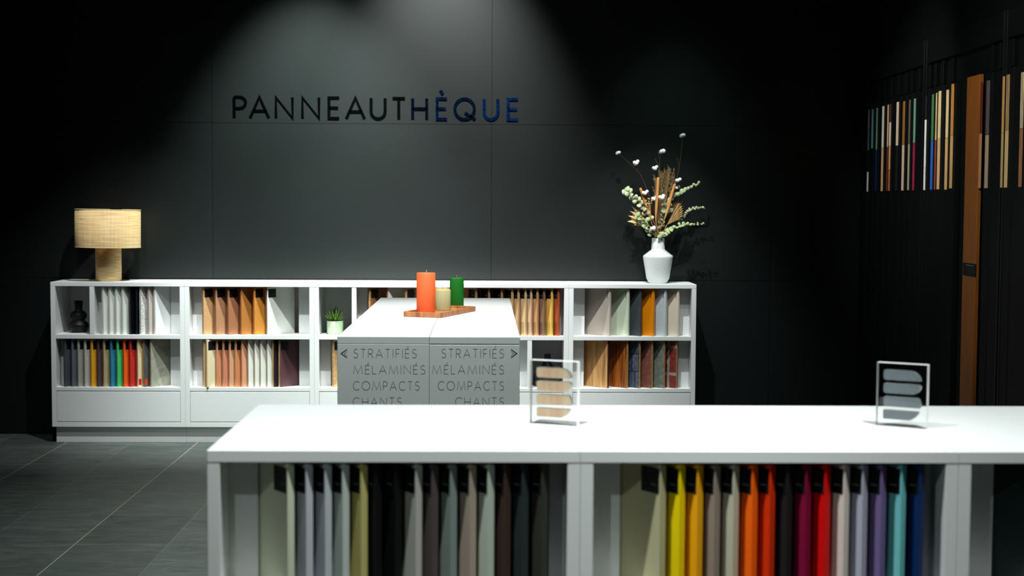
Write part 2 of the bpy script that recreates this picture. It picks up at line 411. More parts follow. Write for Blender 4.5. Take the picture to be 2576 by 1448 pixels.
CORE = textured('fibreboard', (150, 112, 70), (205, 165, 112))
PLY = textured('wood', (170, 130, 85), (225, 190, 140))
def fill_bay(rows, side, yf, z, bay, group, noun='sample board', xfun=None, lim=None, **kw):
    """rows: (px edge, description, face, edge, tag, extra)"""
    cnt = {}; tot = {}
    for r in rows: tot[r[1]] = tot.get(r[1], 0)+1
    for r in rows:
        u, desc, face, edge, tg = r[:5]; ex = dict(kw); ex.update(r[5] if len(r) > 5 else {})
        cnt[desc] = cnt.get(desc, 0)+1
        if tot[desc] > 1: lab = '%s %s, %s such from left, %s' % (desc, noun, ORD[cnt[desc]-1], bay)
        else: lab = '%s %s in %s' % (desc, noun, bay)
        x = xfun(u)
        if lim is not None: ex['w'] = min(BW_, abs(lim-x)/math.cos(math.radians(ex.get('theta', 45)))-0.024)
        o = make_board(x, yf, z, side, face, edge or face, tg, **ex)
        tag(o, lab, 'sample board', group)
Zm, Zs = 0.675, 0.348
spW = lambda n: speckle((226, 228, 222), [(150, 150, 145), (190, 188, 180), (120, 120, 118)], 150+n*37, 0.14+0.03*n)
bxl = lambda u: at_y(u, 850, D+0.02).x
fill_bay([
    (256.8, 'plain chalk white', P((228, 228, 222)), None, 0), (273.4, 'faintly speckled white', spW(0), None, 0),
    (289.6, 'clearly speckled white', spW(2), None, 0), (306, 'greyish speckled white', spW(1), None, 0),
    (324.8, 'star-flecked black', speckle((10, 12, 14), [(110, 115, 118), (60, 64, 66)], 190, 0.13, 0.2), None, 0),
    (339, 'plain glossy black', P((9, 11, 13), 0.2), None, 0),
    (351, 'black and white terrazzo', speckle((228, 228, 224), [(20, 22, 26), (120, 120, 120), (50, 48, 46), (150, 95, 70)], 230, 0.42), None, 0),
    (371.5, 'pale pinkish grey', P((196, 184, 178)), None, 0), (387, 'large plain white', P((230, 233, 232), 0.35), None, 0)],
    'L', D, Zm, 'upper bay of leftmost shelf unit', 'solid surface boards, upper bay of leftmost unit', lim=E_[1]-0.03, xfun=bxl, theta=53)
stk = lambda c: ('sticker', plain('red_label', c, 0.4), 0.004, 0.022, 0.012, 0.05)
fill_bay([
    (159, 'dark slate grey', FB((66, 70, 78)), None, 1), (177.2, 'medium slate grey', FB((92, 96, 104)), None, 1),
    (192.6, 'warm mid grey', FB((160, 155, 148)), None, 1), (209.4, 'light warm grey', FB((180, 176, 172)), None, 1),
    (226, 'mustard yellow', FB((226, 158, 20)), None, 1), (242.1, 'dark plum', FB((78, 54, 62)), None, 1),
    (257, 'khaki beige', FB((168, 150, 108)), None, 1), (275, 'petrol blue', FB((38, 120, 160)), None, 1),
    (291.2, 'leaf green', FB((66, 188, 98)), None, 1), (307.8, 'bright orange', FB((240, 88, 8)), None, 1),
    (323.3, 'brick red', FB((196, 38, 28)), None, 1), (343, 'cream red-stickered', FB((226, 202, 160), .92), None, 0, dict(sticker=stk((215, 20, 10)))),
    (358, 'charcoal orange-stickered', ST((78, 80, 80)), CORE, 0, dict(sticker=stk((200, 65, 30)))),
    (375.5, 'large veined grey stone', ST((150, 150, 134), .8), CORE, 0)],
    'L', D, Zs, 'lower bay of leftmost shelf unit', 'coloured boards, lower bay of leftmost unit', lim=E_[1]-0.03, xfun=bxl, tagoff=0.012, tagw=0.05)
fill_bay([
    (509, 'pale tan fibre', FB((206, 160, 112)), FB((190, 140, 92)), 1), (540.4, 'greyish brown fibre', FB((182, 130, 94)), FB((165, 110, 74)), 1),
    (571.5, 'reddish brown fibre', FB((168, 110, 76)), FB((150, 95, 62)), 1), (604, 'untagged caramel fibre', FB((186, 120, 54)), FB((160, 95, 45)), 0),
    (636.8, 'golden orange fibre', FB((214, 142, 56)), FB((190, 120, 60)), 1), (669, 'large white-faced', P((236, 238, 230), 0.4), FB((150, 135, 115)), 1)],
    'L', D, Zm, 'upper bay of second shelf unit', 'fibre boards, upper bay of second unit', lim=E_[2]-0.03, xfun=bxl)
SAL = [(200, 126, 94), (196, 122, 96), (208, 150, 118), (200, 126, 84), (212, 154, 118)]
fill_bay([
    (509.4, 'narrow tan plywood', WD((216, 170, 120)), PLY, 0), (518.7, 'protruding cream', P((222, 204, 168)), FB((218, 196, 158)), 1, dict(inset=-0.008)),
    (541.9, 'salmon pink', WD(SAL[0], .93), PLY, 1), (558, 'dusty salmon', WD(SAL[1], .93), PLY, 1), (574, 'pale peach', WD(SAL[2], .93), PLY, 1),
    (589, 'terracotta', WD(SAL[3], .93), PLY, 1), (605, 'untagged peach', WD(SAL[4], .93), WD((205, 140, 105)), 0)] +
    [(u, 'off-white pink-edged', P((228, 231, 222)), WD((196, 160, 140)), 0) for u in (621, 637.4, 652, 669)] +
    [(684, 'narrow blackish plum', P((34, 22, 30)), PLY, 1), (700, 'large dark plum', FB((84, 48, 54), .9), PLY, 1)],
    'L', D, Zs, 'lower bay of second shelf unit', 'veneer boards, lower bay of second unit', lim=E_[2]-0.03, xfun=bxl)
fill_bay([
    (927, 'walnut brown', WD((150, 100, 62)), CORE, 1), (973, 'white-faced chipboard', P((220, 222, 214)), CORE, 0), (1018, 'oak brown', WD((176, 124, 76)), CORE, 1)],
    'L', D, Zm, 'upper bay of third shelf unit', 'wood boards, upper bay of third unit', lim=E_[3]-0.03, xfun=bxl)
fill_bay([(834.4, 'tan chipboard', textured('fibreboard', (160, 120, 70), (215, 175, 120)), CORE, 1)],
    'L', D, Zs, 'lower bay of third shelf unit', 'wood boards, lower bay of third unit', lim=E_[3]-0.03, xfun=bxl)
STRIP = lambda c: ('info_strip', plain('brown_film', c, 0.5), 0.012, 0.05, 0.012, 0.085)
bot = lambda c: dict(sticker=STRIP([int(q*0.8) for q in c]))
U4 = [((176, 112, 62), 'mid brown walnut'), ((120, 66, 40), 'dark red walnut'), ((112, 72, 44), 'smoked walnut'), ((220, 178, 122), 'honey ash'),
      ((216, 172, 128), 'rosy beech'), ((228, 192, 142), 'pale sand maple'), ((222, 184, 150), 'pinkish ash'), ((206, 152, 104), 'tan alder'),
      ((140, 104, 82), 'grey brown oak'), ((236, 198, 96), 'knotty yellow pine'), ((170, 78, 36), 'reddish mahogany')]
fill_bay([(u, d, WD(c, .86) if 'pine' not in d else textured('wood', (214, 150, 60), (246, 214, 120), .5, .5), CORE if i < 3 else WD(c, .9), 1, (bot(c) if i > 3 else {}))
          for i, (u, (c, d)) in enumerate(zip((1201, 1233, 1265, 1292, 1307.7, 1325.5, 1339.4, 1355.4, 1372, 1391.6, 1407.8), U4))],
    'R', D, Zm, 'upper bay of fourth shelf unit', 'wood veneer boards, upper bay of fourth unit', lim=E_[3]+0.03, xfun=bxl)
prt = lambda: dict(sticker=('print', INK, 0.016, 0.020, 0.236, 0.283))
fill_bay([
    (1537, 'large taupe', P((184, 170, 160)), None, 0, prt()), (1583.3, 'pale sage green', P((204, 214, 190)), None, 0, prt()),
    (1614, 'anthracite', P((66, 71, 74)), None, 0), (1646.5, 'vivid orange', P((236, 138, 0)), None, 0, prt()),
    (1677, 'pale blue grey', P((196, 207, 214)), None, 0, prt()), (1709, 'pale cream', P((230, 214, 196)), None, 0, prt())],
    'R', D, Zm, 'upper bay of rightmost shelf unit', 'lacquered boards, upper bay of rightmost unit', lim=E_[4]+0.03, xfun=bxl)
LEDGE = stacked('ledge_stone', (96, 104, 122), (66, 72, 88), (20, 22, 26), 0.05, 0.11, 0.003, 1.0)
BRICK = stacked('brick_face', (168, 62, 50), (140, 46, 42), (176, 164, 154), 0.2, 0.17, 0.010, 0.7, (0.055+0.2*9, -0.095+0.17*9), 0.0)
fill_bay([
    (1533, 'large knotty oak', textured('wood', (170, 116, 64), (226, 174, 112), .5, .6), plain('dark_edge', (40, 36, 36), .6), 0),
    (1581.5, 'orange brown reclaimed wood', textured('wood', (66, 28, 8), (196, 106, 34), .5, .9), CORE, 0),
    (1612.5, 'blue grey ledge stone', LEDGE, CORE, 0), (1644, 'rusty red concrete', ST((140, 84, 70), .6, 2), CORE, 0),
    (1674.7, 'mottled grey concrete', ST((130, 136, 124), .62, 2), CORE, 0), (1705.7, 'red brick patterned', BRICK, CORE, 0)],
    'R', D, Zs, 'lower bay of rightmost shelf unit', 'textured boards, lower bay of rightmost unit', lim=E_[4]+0.03, xfun=bxl)

# ------------------------------------------------------------------ front counter
CF, CDEP, CDZ = 2.973, 0.688, -0.0304
cx_ = lambda u, v=1300: at_y(u, v, CF).x
cpx = lambda u, v=1300: at_y(u, v, CF+0.10).x
F_ = [cx_(519.4, 1129), cx_(1461, 1131), cx_(2413, 1140)]; F_.append(F_[2]+0.8)
GC = 'white counter units in the foreground'
for k, (lab, pk) in enumerate([('left white counter unit in the foreground, grey and cream boards', (cpx(655)-0.005, cpx(1381))),
                               ('middle white counter unit in the foreground, rainbow coloured boards', (cpx(1571)-0.010, cpx(2323))),
                               ('right white counter unit in the foreground, cut by the frame', (cpx(2510)-0.012, F_[3]-0.06))]):
    shelf_unit(lab, F_[k], F_[k+1], CF, CDEP, CDZ, [(None, None, pk)], [(None, None, (F_[k]+0.09, F_[k+1]-0.06))], GC, st=0.0275, name='counter_unit')
cbl = lambda u: at_y(u, 1300, CF+0.02).x
ctag = dict(tagw=0.056, tagh=0.055, tagoff=0.004, t=0.0165, inset=0.003, theta=54)
C1 = [(742, 'ivory', (222, 226, 198)), (788.7, 'pale lilac grey', (206, 208, 216)), (836, 'cool light grey', (204, 208, 212)), (880, 'pale mint grey', (204, 214, 208)),
      (926, 'straw yellow', (206, 196, 124)), (962, 'jet black', (9, 11, 13)), (1010.7, 'jet black', (8, 9, 11)), (1063, 'stone grey', (196, 194, 186)),
      (1103.6, 'dark taupe', (88, 78, 78)), (1150, 'grey green', (136, 150, 144)), (1198.4, 'rosy beige', (178, 162, 146)), (1244, 'pale grey green', (200, 210, 194)),
      (1285, 'chocolate brown', (66, 48, 42)), (1329.6, 'anthracite', (46, 52, 54)), (1378, 'dark olive grey', (56, 56, 50))]
fill_bay([(u, d, P(c), None, 1) for u, d, c in C1], 'R', CF, Zm+CDZ, 'left bay of foreground counter', 'neutral boards in the left counter bay', lim=F_[0]+0.03, xfun=cbl, **ctag)
C2 = [(1673.7, 'olive beige', (182, 176, 138)), (1722, 'lemon yellow', (244, 214, 0)), (1767, 'amber yellow', (242, 168, 8)), (1810, 'taupe', (146, 130, 118)),
      (1857, 'pale stone', (192, 186, 164)), (1904, 'bright orange', (252, 100, 0)), (1948, 'red orange', (214, 48, 0)), (1991, 'charcoal black', (24, 27, 30)),
      (2038, 'burgundy', (128, 6, 54)), (2086, 'bright red', (222, 0, 0)), (2133.7, 'pinkish white', (222, 208, 200)), (2179.5, 'lilac grey', (176, 176, 194)),
      (2226, 'muted purple', (118, 98, 146)), (2275.7, 'aqua blue', (122, 206, 208)), (2322, 'navy blue', (0, 40, 96))]
fill_bay([(u, d, P(c), None, 1) for u, d, c in C2], 'R', CF, Zm+CDZ, 'middle bay of foreground counter', 'coloured boards in the middle counter bay', lim=F_[1]+0.03, xfun=cbl, **ctag)
fill_bay([(2634, 'dark bottle green', P((8, 34, 32)), None, 1), (2682, 'deep pine green', P((10, 40, 34)), None, 1)], 'R', CF, Zm+CDZ, 'right bay of foreground counter', 'green boards in the right counter bay', lim=F_[2]+0.03, xfun=cbl, **ctag)

# ------------------------------------------------------------------ lettering
def arc(cx, cz, rx, rz, a0, a1, n=16):
    return [(cx+rx*math.cos(math.radians(a0+(a1-a0)*i/n)), cz+rz*math.sin(math.radians(a0+(a1-a0)*i/n))) for i in range(n+1)]
SC = [(0.93, 0.86)]+arc(0.52, 0.76, 0.42, 0.24, 40, 180, 10)[0:]+[(0.2, 0.62), (0.5, 0.52), (0.82, 0.40)]+arc(0.52, 0.25, 0.48, 0.25, 20, -140, 12)+[(0.02, 0.1)]
GL = {
    'P': [[(0, 0), (0, 1)], [(0, 1), (0.45, 1)]+arc(0.45, 0.725, 0.55, 0.275, 90, -90)+[(0, 0.45)]],
    'A': [[(0, 0), (0.5, 1), (1, 0)], [(0.17, 0.33), (0.83, 0.33)]],
    'N': [[(0, 0), (0, 1), (1, 0), (1, 1)]],
    'E': [[(1, 1), (0, 1), (0, 0), (1, 0)], [(0, 0.51), (0.9, 0.51)]],
    'F': [[(1, 1), (0, 1), (0, 0)], [(0, 0.5), (0.9, 0.5)]],
    'U': [[(0, 1), (0, 0.34)]+arc(0.5, 0.34, 0.5, 0.34, 180, 360)+[(1, 1)]],
    'T': [[(0, 1), (1, 1)], [(0.5, 1), (0.5, 0)]],
    'H': [[(0, 0), (0, 1)], [(1, 0), (1, 1)], [(0, 0.5), (1, 0.5)]],
    'Q': [arc(0.48, 0.5, 0.48, 0.5, 0, 348, 36), [(0.5, 0.32), (1.0, 0.0)]],
    'O': [arc(0.5, 0.5, 0.5, 0.5, 0, 350, 40)],
    'C': [arc(0.58, 0.5, 0.58, 0.5, 48, 312, 30)],
    'S': [arc(0.53, 0.755, 0.42, 0.245, 38, 230, 14)+arc(0.47, 0.27, 0.5, 0.27, 62, -142, 16)],
    'R': [[(0, 0), (0, 1)], [(0, 1), (0.45, 1)]+arc(0.45, 0.735, 0.5, 0.265, 90, -90)+[(0, 0.47)], [(0.4, 0.47), (1, 0)]],
    'I': [[(0.5, 0), (0.5, 1)]],
    'M': [[(0, 0), (0.13, 1), (0.5, 0.04), (0.87, 1), (1, 0)]],
    'L': [[(0, 1), (0, 0), (1, 0)]],
}
CLOSE = {'O', 'Q'}
WID = {'S': .56, 'T': .60, 'R': .58, 'A': .82, 'I': .07, 'F': .46, 'E': .50, 'M': 1.02, 'L': .47, 'N': .76, 'C': .78, 'O': .98, 'P': .52, 'H': .70}
def glyph(mb, ch, x0, x1, z0, z1, w, y0, y1):
    acc = None
    if ch == 'É': ch, acc = 'E', 1
    if ch == 'È': ch, acc = 'E', -1
    mapf = lambda p: (x0+w/2+p[0]*(x1-x0-w), z0+w/2+p[1]*(z1-z0-w))
    for k, st in enumerate(GL[ch]):
        mb.ribbon([mapf(p) for p in st], w, y0, y1, closed=(ch in CLOSE and k == 0))
    if acc:
        h = z1-z0; c = (x0+x1)/2+(0.06*h*acc if abs(w/h) < .1 else -0.06*h)
        mb.ribbon([(c-0.05*h*acc*1.0, z1+(0.10 if acc > 0 else 0.15)*h if acc > 0 else z1+0.14*h), (c+0.07*h*acc, z1+0.30*h)], max(w, 0.02*h), y0, y1)
    return mb
def letters_blue_reflection(i):  # blue reflection on glossy black letters, painted into their base colour
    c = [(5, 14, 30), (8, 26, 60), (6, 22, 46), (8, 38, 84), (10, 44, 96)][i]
    m, nt, b = newmat('vinyl_blue_reflection'); L = nt.links
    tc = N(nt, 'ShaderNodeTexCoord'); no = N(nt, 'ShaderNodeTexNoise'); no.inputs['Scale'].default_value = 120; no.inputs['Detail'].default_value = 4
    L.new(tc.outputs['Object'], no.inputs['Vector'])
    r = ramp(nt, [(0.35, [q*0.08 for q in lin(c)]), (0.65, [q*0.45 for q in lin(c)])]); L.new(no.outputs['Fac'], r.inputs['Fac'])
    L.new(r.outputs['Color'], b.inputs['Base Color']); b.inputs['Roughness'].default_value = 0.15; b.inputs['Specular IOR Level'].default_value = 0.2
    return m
SX = lambda q: q/3.3026+560
SIGN = [('P', 85, 203), ('A', 218, 395), ('N', 432, 592), ('N', 652, 812), ('E', 872, 980), ('A', 1017, 1190), ('U', 1222, 1362), ('T', 1400, 1527),
        ('H', 1567, 1708), ('È', 1770, 1876), ('Q', 1917, 2110), ('U', 2160, 2298), ('E', 2358, 2464)]
o0 = at_y(945, 275, YW)
sg = thing('wall_sign', 'large dark lettering PANNEAUTHÈQUE on the black back wall', 'sign', (o0.x, YW, o0.z))
for i, (ch, a, b) in enumerate(SIGN):
    t = (a-85)/(2464-85); yt = 200+(133+20*t)/3.3026; yb = 200+(327+18*t)/3.3026
    p0, p1 = at_y(SX(a), yb, YW), at_y(SX(b), yt, YW)
    ww = 23.5/3.3026/FPX*YW
    x0, x1, z0, z1 = p0.x-o0.x, p1.x-o0.x, p0.z-o0.z, p1.z-o0.z
    mb = MB()
    if ch == 'È':
        glyph(mb, 'E', x0, x1, z0, z1, ww, -0.004, -0.0005)
        h = z1-z0; mb.ribbon([(x0+0.2*h, z1+0.30*h), (x0+0.31*h, z1+0.13*h)], ww*1.05, -0.004, -0.0005)
    else: glyph(mb, ch, x0, x1, z0, z1, ww, -0.004, -0.0005)
    mb.build('letter', LETTERBLACK if i < 8 else letters_blue_reflection(i-8), sg)

# ------------------------------------------------------------------ island
IX0, IX1, IY0, IL = -0.5451, 0.1315, 5.2277, 2.19
IXM = at_y(1080, 900, IY0).x
ISL = []
for k, (xa, xb, lab) in enumerate([(IX0, IXM-0.0006, 'left half of the white island, category list facing the camera'), (IXM+0.0006, IX1, 'right half of the white island, category list facing the camera')]):
    o = thing('island_unit', lab, 'display island', ((xa+xb)/2, IY0, 0), 0, 'halves of the white display island'); ISL.append(o)
    cx = (xa+xb)/2; a, b = xa-cx, xb-cx; out = a if k == 0 else b; inn = b if k == 0 else a
    sgn = 1 if k == 0 else -1
    dz_ = 0.0 if k == 0 else 0.0022
    MB().box(a, b, 0, IL, 0.974, 1.0).build('top_panel', WHITE, o, bevel=0.001)
    MB().box(a, b, 0.0, 0.03, 0.1, 0.9728-dz_).build('end_panel', WHITE, o, bevel=0.001)
    MB().box(a, b, IL-0.03, IL-0.0005, 0.1, 0.9728).build('end_panel', WHITE, o, bevel=0.001)
    MB().box(min(inn, inn-sgn*0.015), max(inn, inn-sgn*0.015), 0.031, IL-0.031, 0.1, 0.973).build('back_panel', WHITE, o)
    x_a, x_b = min(out, inn-sgn*0.016), max(out, inn-sgn*0.016)
    for z0, z1, nm in ((0.649, 0.675, 'shelf'), (0.325, 0.348, 'shelf'), (0.1, 0.129, 'base_panel')):
        MB().box(x_a, x_b, 0.031, IL-0.031, z0, z1).build(nm, WHITE, o)
    for q in (1, 2):
        yq = IL*q/3
        for z0, z1 in ((0.6755, 0.9735), (0.3485, 0.6485), (0.1295, 0.3245)):
            MB().box(x_a, x_b, yq-0.03, yq+0.03, z0, z1).build('divider', WHITE, o)
    for q in range(3):
        y0, y1 = (0.033 if q == 0 else IL*q/3+0.032), (IL-0.033 if q == 2 else IL*(q+1)/3-0.032)
        xx = sorted((out+sgn*0.001, out+sgn*0.019))
        MB().box(xx[0], xx[1], y0, y1, 0.133, 0.321).build('drawer_front', WHITE, o)
    xx = sorted((out+sgn*0.026, inn))
    MB().box(xx[0], xx[1], 0.02, IL-0.02, 0, 0.0995).build('plinth', WHITE, o)
TX = lambda q: q/5.257+840
TY = lambda q: q/5.257+850
def text_line(o, txt, ql, qr, qt, qb):
    p0, p1 = at_y(TX(ql), TY(qb), IY0), at_y(TX(qr), TY(qt), IY0)
    h = p1.z-p0.z; ws = [WID['E' if c in 'ÉÈ' else c] for c in txt]; gap = 0.27
    # A and T overlap their neighbours' space a little
    k = (p1.x-p0.x)/((sum(ws)+gap*(len(txt)-1))*h); x = p0.x; mb = MB()
    for c, w in zip(txt, ws):
        glyph(mb, c, x-o.location.x, x+w*h*k-o.location.x, p0.z, p1.z, h*0.045, -0.0002, 0.0003)
        x += (w+gap)*h*k
    return mb.build('lettering', INK, o)
for o, rows in ((ISL[0], [('STRATIFIÉS', 257, 1095, 145, 263), ('MÉLAMINÉS', 257, 1210, 360, 475), ('COMPACTS', 253, 1133, 572, 690), ('CHANTS', 250, 898, 785, 903)]),
                (ISL[1], [('STRATIFIÉS', 1420, 2250, 145, 263), ('MÉLAMINÉS', 1300, 2250, 360, 475), ('COMPACTS', 1375, 2250, 572, 690), ('CHANTS', 1605, 2250, 785, 903)])):
    for r in rows: text_line(o, *r)
for o, tip, bk in ((ISL[0], 95, 173), (ISL[1], 2418, 2342)):
    pt = at_y(TX(tip), TY(204), IY0); pk = at_y(TX(bk), TY(150), IY0); pd = at_y(TX(bk), TY(258), IY0)
    ox = o.location.x; mb = MB()
    mb.ribbon([(pk.x-ox, pk.z), (pt.x-ox, pt.z), (pd.x-ox, pd.z)], 0.0032, -0.0002, 0.0003)
    d = (pk.x-pt.x)*0.5; zc = pt.z
    mb.ribbon([(pk.x-ox, zc+(pk.z-zc)*0.5), (pt.x+d-ox, zc), (pd.x-ox, zc+(pd.z-zc)*0.5)], 0.0012, -0.0002, 0.0003)
    mb.build('chevron', INK, o)

# ------------------------------------------------------------------ tray and candles on the island
A_, B_, E2 = at_z(1007.6, 797, 1.0), at_z(1110, 799.5, 1.0), at_z(1199, 782, 1.0)
def tray():
    ux = (B_-A_); uy = (E2-B_); ang = math.atan2(ux.y, ux.x); w = ux.length
    uy_ = Vector((-math.sin(ang), math.cos(ang), 0)); dpt = uy.dot(uy_); dpt = max(dpt, 0.2)
    # second side measured directly, so the tray keeps right angles about its longer side
    ang2 = math.atan2(uy.y, uy.x); L = uy.length
    ex = Vector((math.cos(ang2), math.sin(ang2), 0)); ey = Vector((-ex.y, ex.x, 0))
    return ang2, L, w
ang2, TL, TW = tray()
WTRAY = textured('wood', (150, 84, 44), (206, 138, 88), 0.45, 0.7)
ey = Vector((-math.sin(ang2), math.cos(ang2), 0)); TWID = abs((A_-B_).dot(ey))
def rrect(x0, x1, y0, y1, r, n=5):
    pts = []
    for cx, cy, a in ((x1-r, y0+r, -90), (x1-r, y1-r, 0), (x0+r, y1-r, 90), (x0+r, y0+r, 180)):
        for i in range(n+1):
            an = math.radians(a+90*i/n); pts.append((cx+r*math.cos(an), cy+r*math.sin(an)))
    return pts
def ring_tray(L, W_, h, rim, floor, r):
    o = rrect(0, L, 0, W_, r); i = rrect(rim, L-rim, rim, W_-rim, max(r-rim, 0.004)); n = len(o); mb = MB()
    vs = [(x, y, 0) for x, y in o]+[(x, y, h) for x, y in o]+[(x, y, h) for x, y in i]+[(x, y, floor) for x, y in i]
    fs = [tuple(reversed(range(n))), tuple(3*n+k for k in range(n))]
    for k in range(n):
        l = (k+1) % n
        for t in range(3): fs.append((t*n+k, t*n+l, (t+1)*n+l, (t+1)*n+k))
    return mb.add(vs, fs)
tr = ring_tray(TL, max(TWID, 0.17), 0.022, 0.012, 0.008, 0.018).build('wooden_tray', WTRAY, None, (B_.x, B_.y, 1.0005), ang2, bevel=0.0012)
tag(tr, 'reddish wooden tray carrying the candles on the white island', 'tray')
ZT = 1.009
def candle(name, label, u, v, rad, h, mat, wickmat, ribs, dy=0.0, wick=0.012, tilt=0.0):
    p = at_z(u, v, ZT); p.y += dy; p.x += dy*p.x/p.y
    prof = [(rad*0.985, 0), (rad, 0.003), (rad, h-0.002), (rad*0.97, h), (rad*0.86, h-0.001), (rad*0.80, h-0.004)]
    o = MB().lathe(prof, 210, 0, rib=0.045, ribs=ribs).build(name, mat, None, (p.x, p.y, ZT), 0)
    for pl in o.data.polygons: pass
    tag(o, label, 'candle', 'ribbed pillar candles on the tray')
    MB().tube([(0, 0, h-0.005), (tilt*0.3, 0, h+wick*0.5), (tilt, 0, h+wick)], 0.0013, 6).build('wick', wickmat, o)
    return o
def wax(name, c, sss=0.3):
    m, nt, b = newmat(name); b.inputs['Base Color'].default_value = (*lin(c), 1); b.inputs['Roughness'].default_value = 0.42
    b.inputs['Subsurface Weight'].default_value = sss; b.inputs['Subsurface Radius'].default_value = (0.02, 0.012, 0.006); b.inputs['Subsurface Scale'].default_value = 0.2
    return m
WICK = plain('wick_cotton', (215, 200, 160), 0.8)
candle('pillar_candle', 'tall coral orange ribbed candle on the wooden tray', 1071.5, 786.5, 0.0425, 0.176, wax('orange_wax', (255, 112, 62)), plain('pink_wick', (235, 170, 150), .8), 70, 0.042, 0.012, 0.004)
candle('pillar_candle', 'short sage green ribbed candle between orange and green candles', 1115, 781, 0.034, 0.093, wax('sage_wax', (186, 182, 140)), WICK, 56, 0.034)
candle('pillar_candle', 'short amber candle almost hidden behind the sage one', 1112, 781, 0.036, 0.093, wax('amber_wax', (236, 160, 70)), WICK, 56, 0.125, 0.014)
candle('pillar_candle', 'tall dark green ribbed candle at the tray right end', 1149, 776, 0.0325, 0.141, wax('green_wax', (10, 104, 22), .2), plain('green_wick', (130, 160, 70), .8), 54, 0.034)

# ------------------------------------------------------------------ table lamp
def rattan():
    m, nt, b = newmat('rattan_weave'); L = nt.links
    tc = N(nt, 'ShaderNodeTexCoord'); sp = N(nt, 'ShaderNodeSeparateXYZ'); L.new(tc.outputs['Object'], sp.inputs[0])
    at = N(nt, 'ShaderNodeMath', operation='ARCTAN2'); L.new(sp.outputs['Y'], at.inputs[0]); L.new(sp.outputs['X'], at.inputs[1])
    def tex(sa, sz, sc, det):
        cb = N(nt, 'ShaderNodeCombineXYZ')
        for src, k, t in ((at.outputs[0], sa, 'X'), (sp.outputs['Z'], sz, 'Y')):
            mm = N(nt, 'ShaderNodeMath', operation='MULTIPLY'); mm.inputs[1].default_value = k; L.new(src, mm.inputs[0]); L.new(mm.outputs[0], cb.inputs[t])
        no = N(nt, 'ShaderNodeTexNoise'); no.inputs['Scale'].default_value = sc; no.inputs['Detail'].default_value = det; L.new(cb.outputs[0], no.inputs['Vector'])
        return no.outputs['Fac']
    h = tex(1.2, 130, 1.0, 3); v = tex(26, 2.5, 1.0, 2); f = tex(60, 420, 1.0, 1)
    a1 = N(nt, 'ShaderNodeMath', operation='MULTIPLY_ADD'); a1.inputs[1].default_value = 0.55; L.new(h, a1.inputs[0])
    a2 = N(nt, 'ShaderNodeMath', operation='MULTIPLY_ADD'); a2.inputs[1].default_value = 0.3; L.new(v, a2.inputs[0])
    a3 = N(nt, 'ShaderNodeMath', operation='MULTIPLY'); a3.inputs[1].default_value = 0.15; L.new(f, a3.inputs[0])
    L.new(a3.outputs[0], a2.inputs[2]); L.new(a2.outputs[0], a1.inputs[2])
    r = ramp(nt, [(0.34, lin((190, 140, 86))), (0.46, lin((218, 182, 126))), (0.62, lin((234, 208, 158)))]); L.new(a1.outputs[0], r.inputs['Fac'])
    L.new(r.outputs['Color'], b.inputs['Base Color']); b.inputs['Roughness'].default_value = 0.75
    bp_ = N(nt, 'ShaderNodeBump'); bp_.inputs['Strength'].default_value = 0.3; bp_.inputs['Distance'].default_value = 0.002
    L.new(a1.outputs[0], bp_.inputs['Height']); L.new(bp_.outputs['Normal'], b.inputs['Normal'])
    return m
RAT = rattan()
YL = D+0.145
pl = at_y(273.5, 706, YL); ppm = FPX/YL
pl.z = 1.0005
lamp = thing('table_lamp', 'rattan drum table lamp on the leftmost shelf unit', 'lamp', pl)
rb = 0.5*(305-242)/ppm
hb = at_y(273, 621, YL).z-1.0; ht = at_y(273, 527, YL).z-1.0
MB().lathe([(rb*0.97, 0), (rb, 0.002), (rb, hb+0.05), (rb*0.6, hb+0.055)], 48).build('lamp_base', RAT, lamp)
rs = 0.5*159.5/ppm
sh = MB(); th_ = 0.003
sh.lathe([(rs, hb), (rs, ht), (rs-th_, ht), (rs-th_, hb), (rs, hb)], 72, cap=False)
shade = sh.build('lamp_shade', RAT, lamp, (-0.005, 0, 0)); shade.rotation_euler = (0, math.radians(0.6), 0)
TRIM = plain('pale_cord', (225, 205, 155), 0.7)
for z in (hb, ht):
    r_ = MB(); pts = [(math.cos(2*PI*i/48)*rs, math.sin(2*PI*i/48)*rs, z) for i in range(49)]
    r_.tube(pts, 0.0022, 6); r_.build('rim_cord', TRIM, shade)
MB().tube([(0, 0, hb+0.05), (0, 0, hb+0.09)], 0.02, 16).build('socket', plain('dark_plastic', (25, 25, 26), .5), lamp)
sp_ = MB()
for k in range(3):
    a = 2*PI*k/3; sp_.tube([(0, 0, hb+0.085), (math.cos(a)*(rs-0.004), math.sin(a)*(rs-0.004), hb+0.085)], 0.0015, 6)
sp_.build('shade_ring', plain('steel_wire', (150, 150, 150), .4, metal=1.0), lamp)

# ------------------------------------------------------------------ flower vase and dried bouquet
YV = D+0.15
ppm = FPX/YV
pv = at_y(1654.5, 710, YV); VX = pv.x
k4 = 3.447
hz = lambda q: (1380-q)/k4/ppm
vz = MB().lathe([(0.0, 0.0), (0.054, 0.0), (0.058, 0.004), (0.0715, hz(1340)), (0.0935, hz(1162)), (0.0945, hz(1150)), (0.0925, hz(1142)), (0.044, hz(1090)), (0.0425, hz(1080)), (0.0385, hz(992)),
                 (0.0375, hz(990)), (0.034, hz(991)), (0.034, hz(1085)), (0.07, hz(1150)), (0.05, 0.02), (0.0, 0.018)], 56, cap=False)
vase = vz.build('flower_vase', speckle((226, 228, 228), [(150, 150, 150), (185, 180, 172)], 170, 0.16, 0.55), None, (VX, YV, 1.0005))
tag(vase, 'white speckled ceramic vase holding dried flowers', 'vase')
def V4(cx, cy, dy=0.0): return at_y(1500+cx/k4, 310+cy/k4, YV+dy)
MOUTH = V4(530, 985)
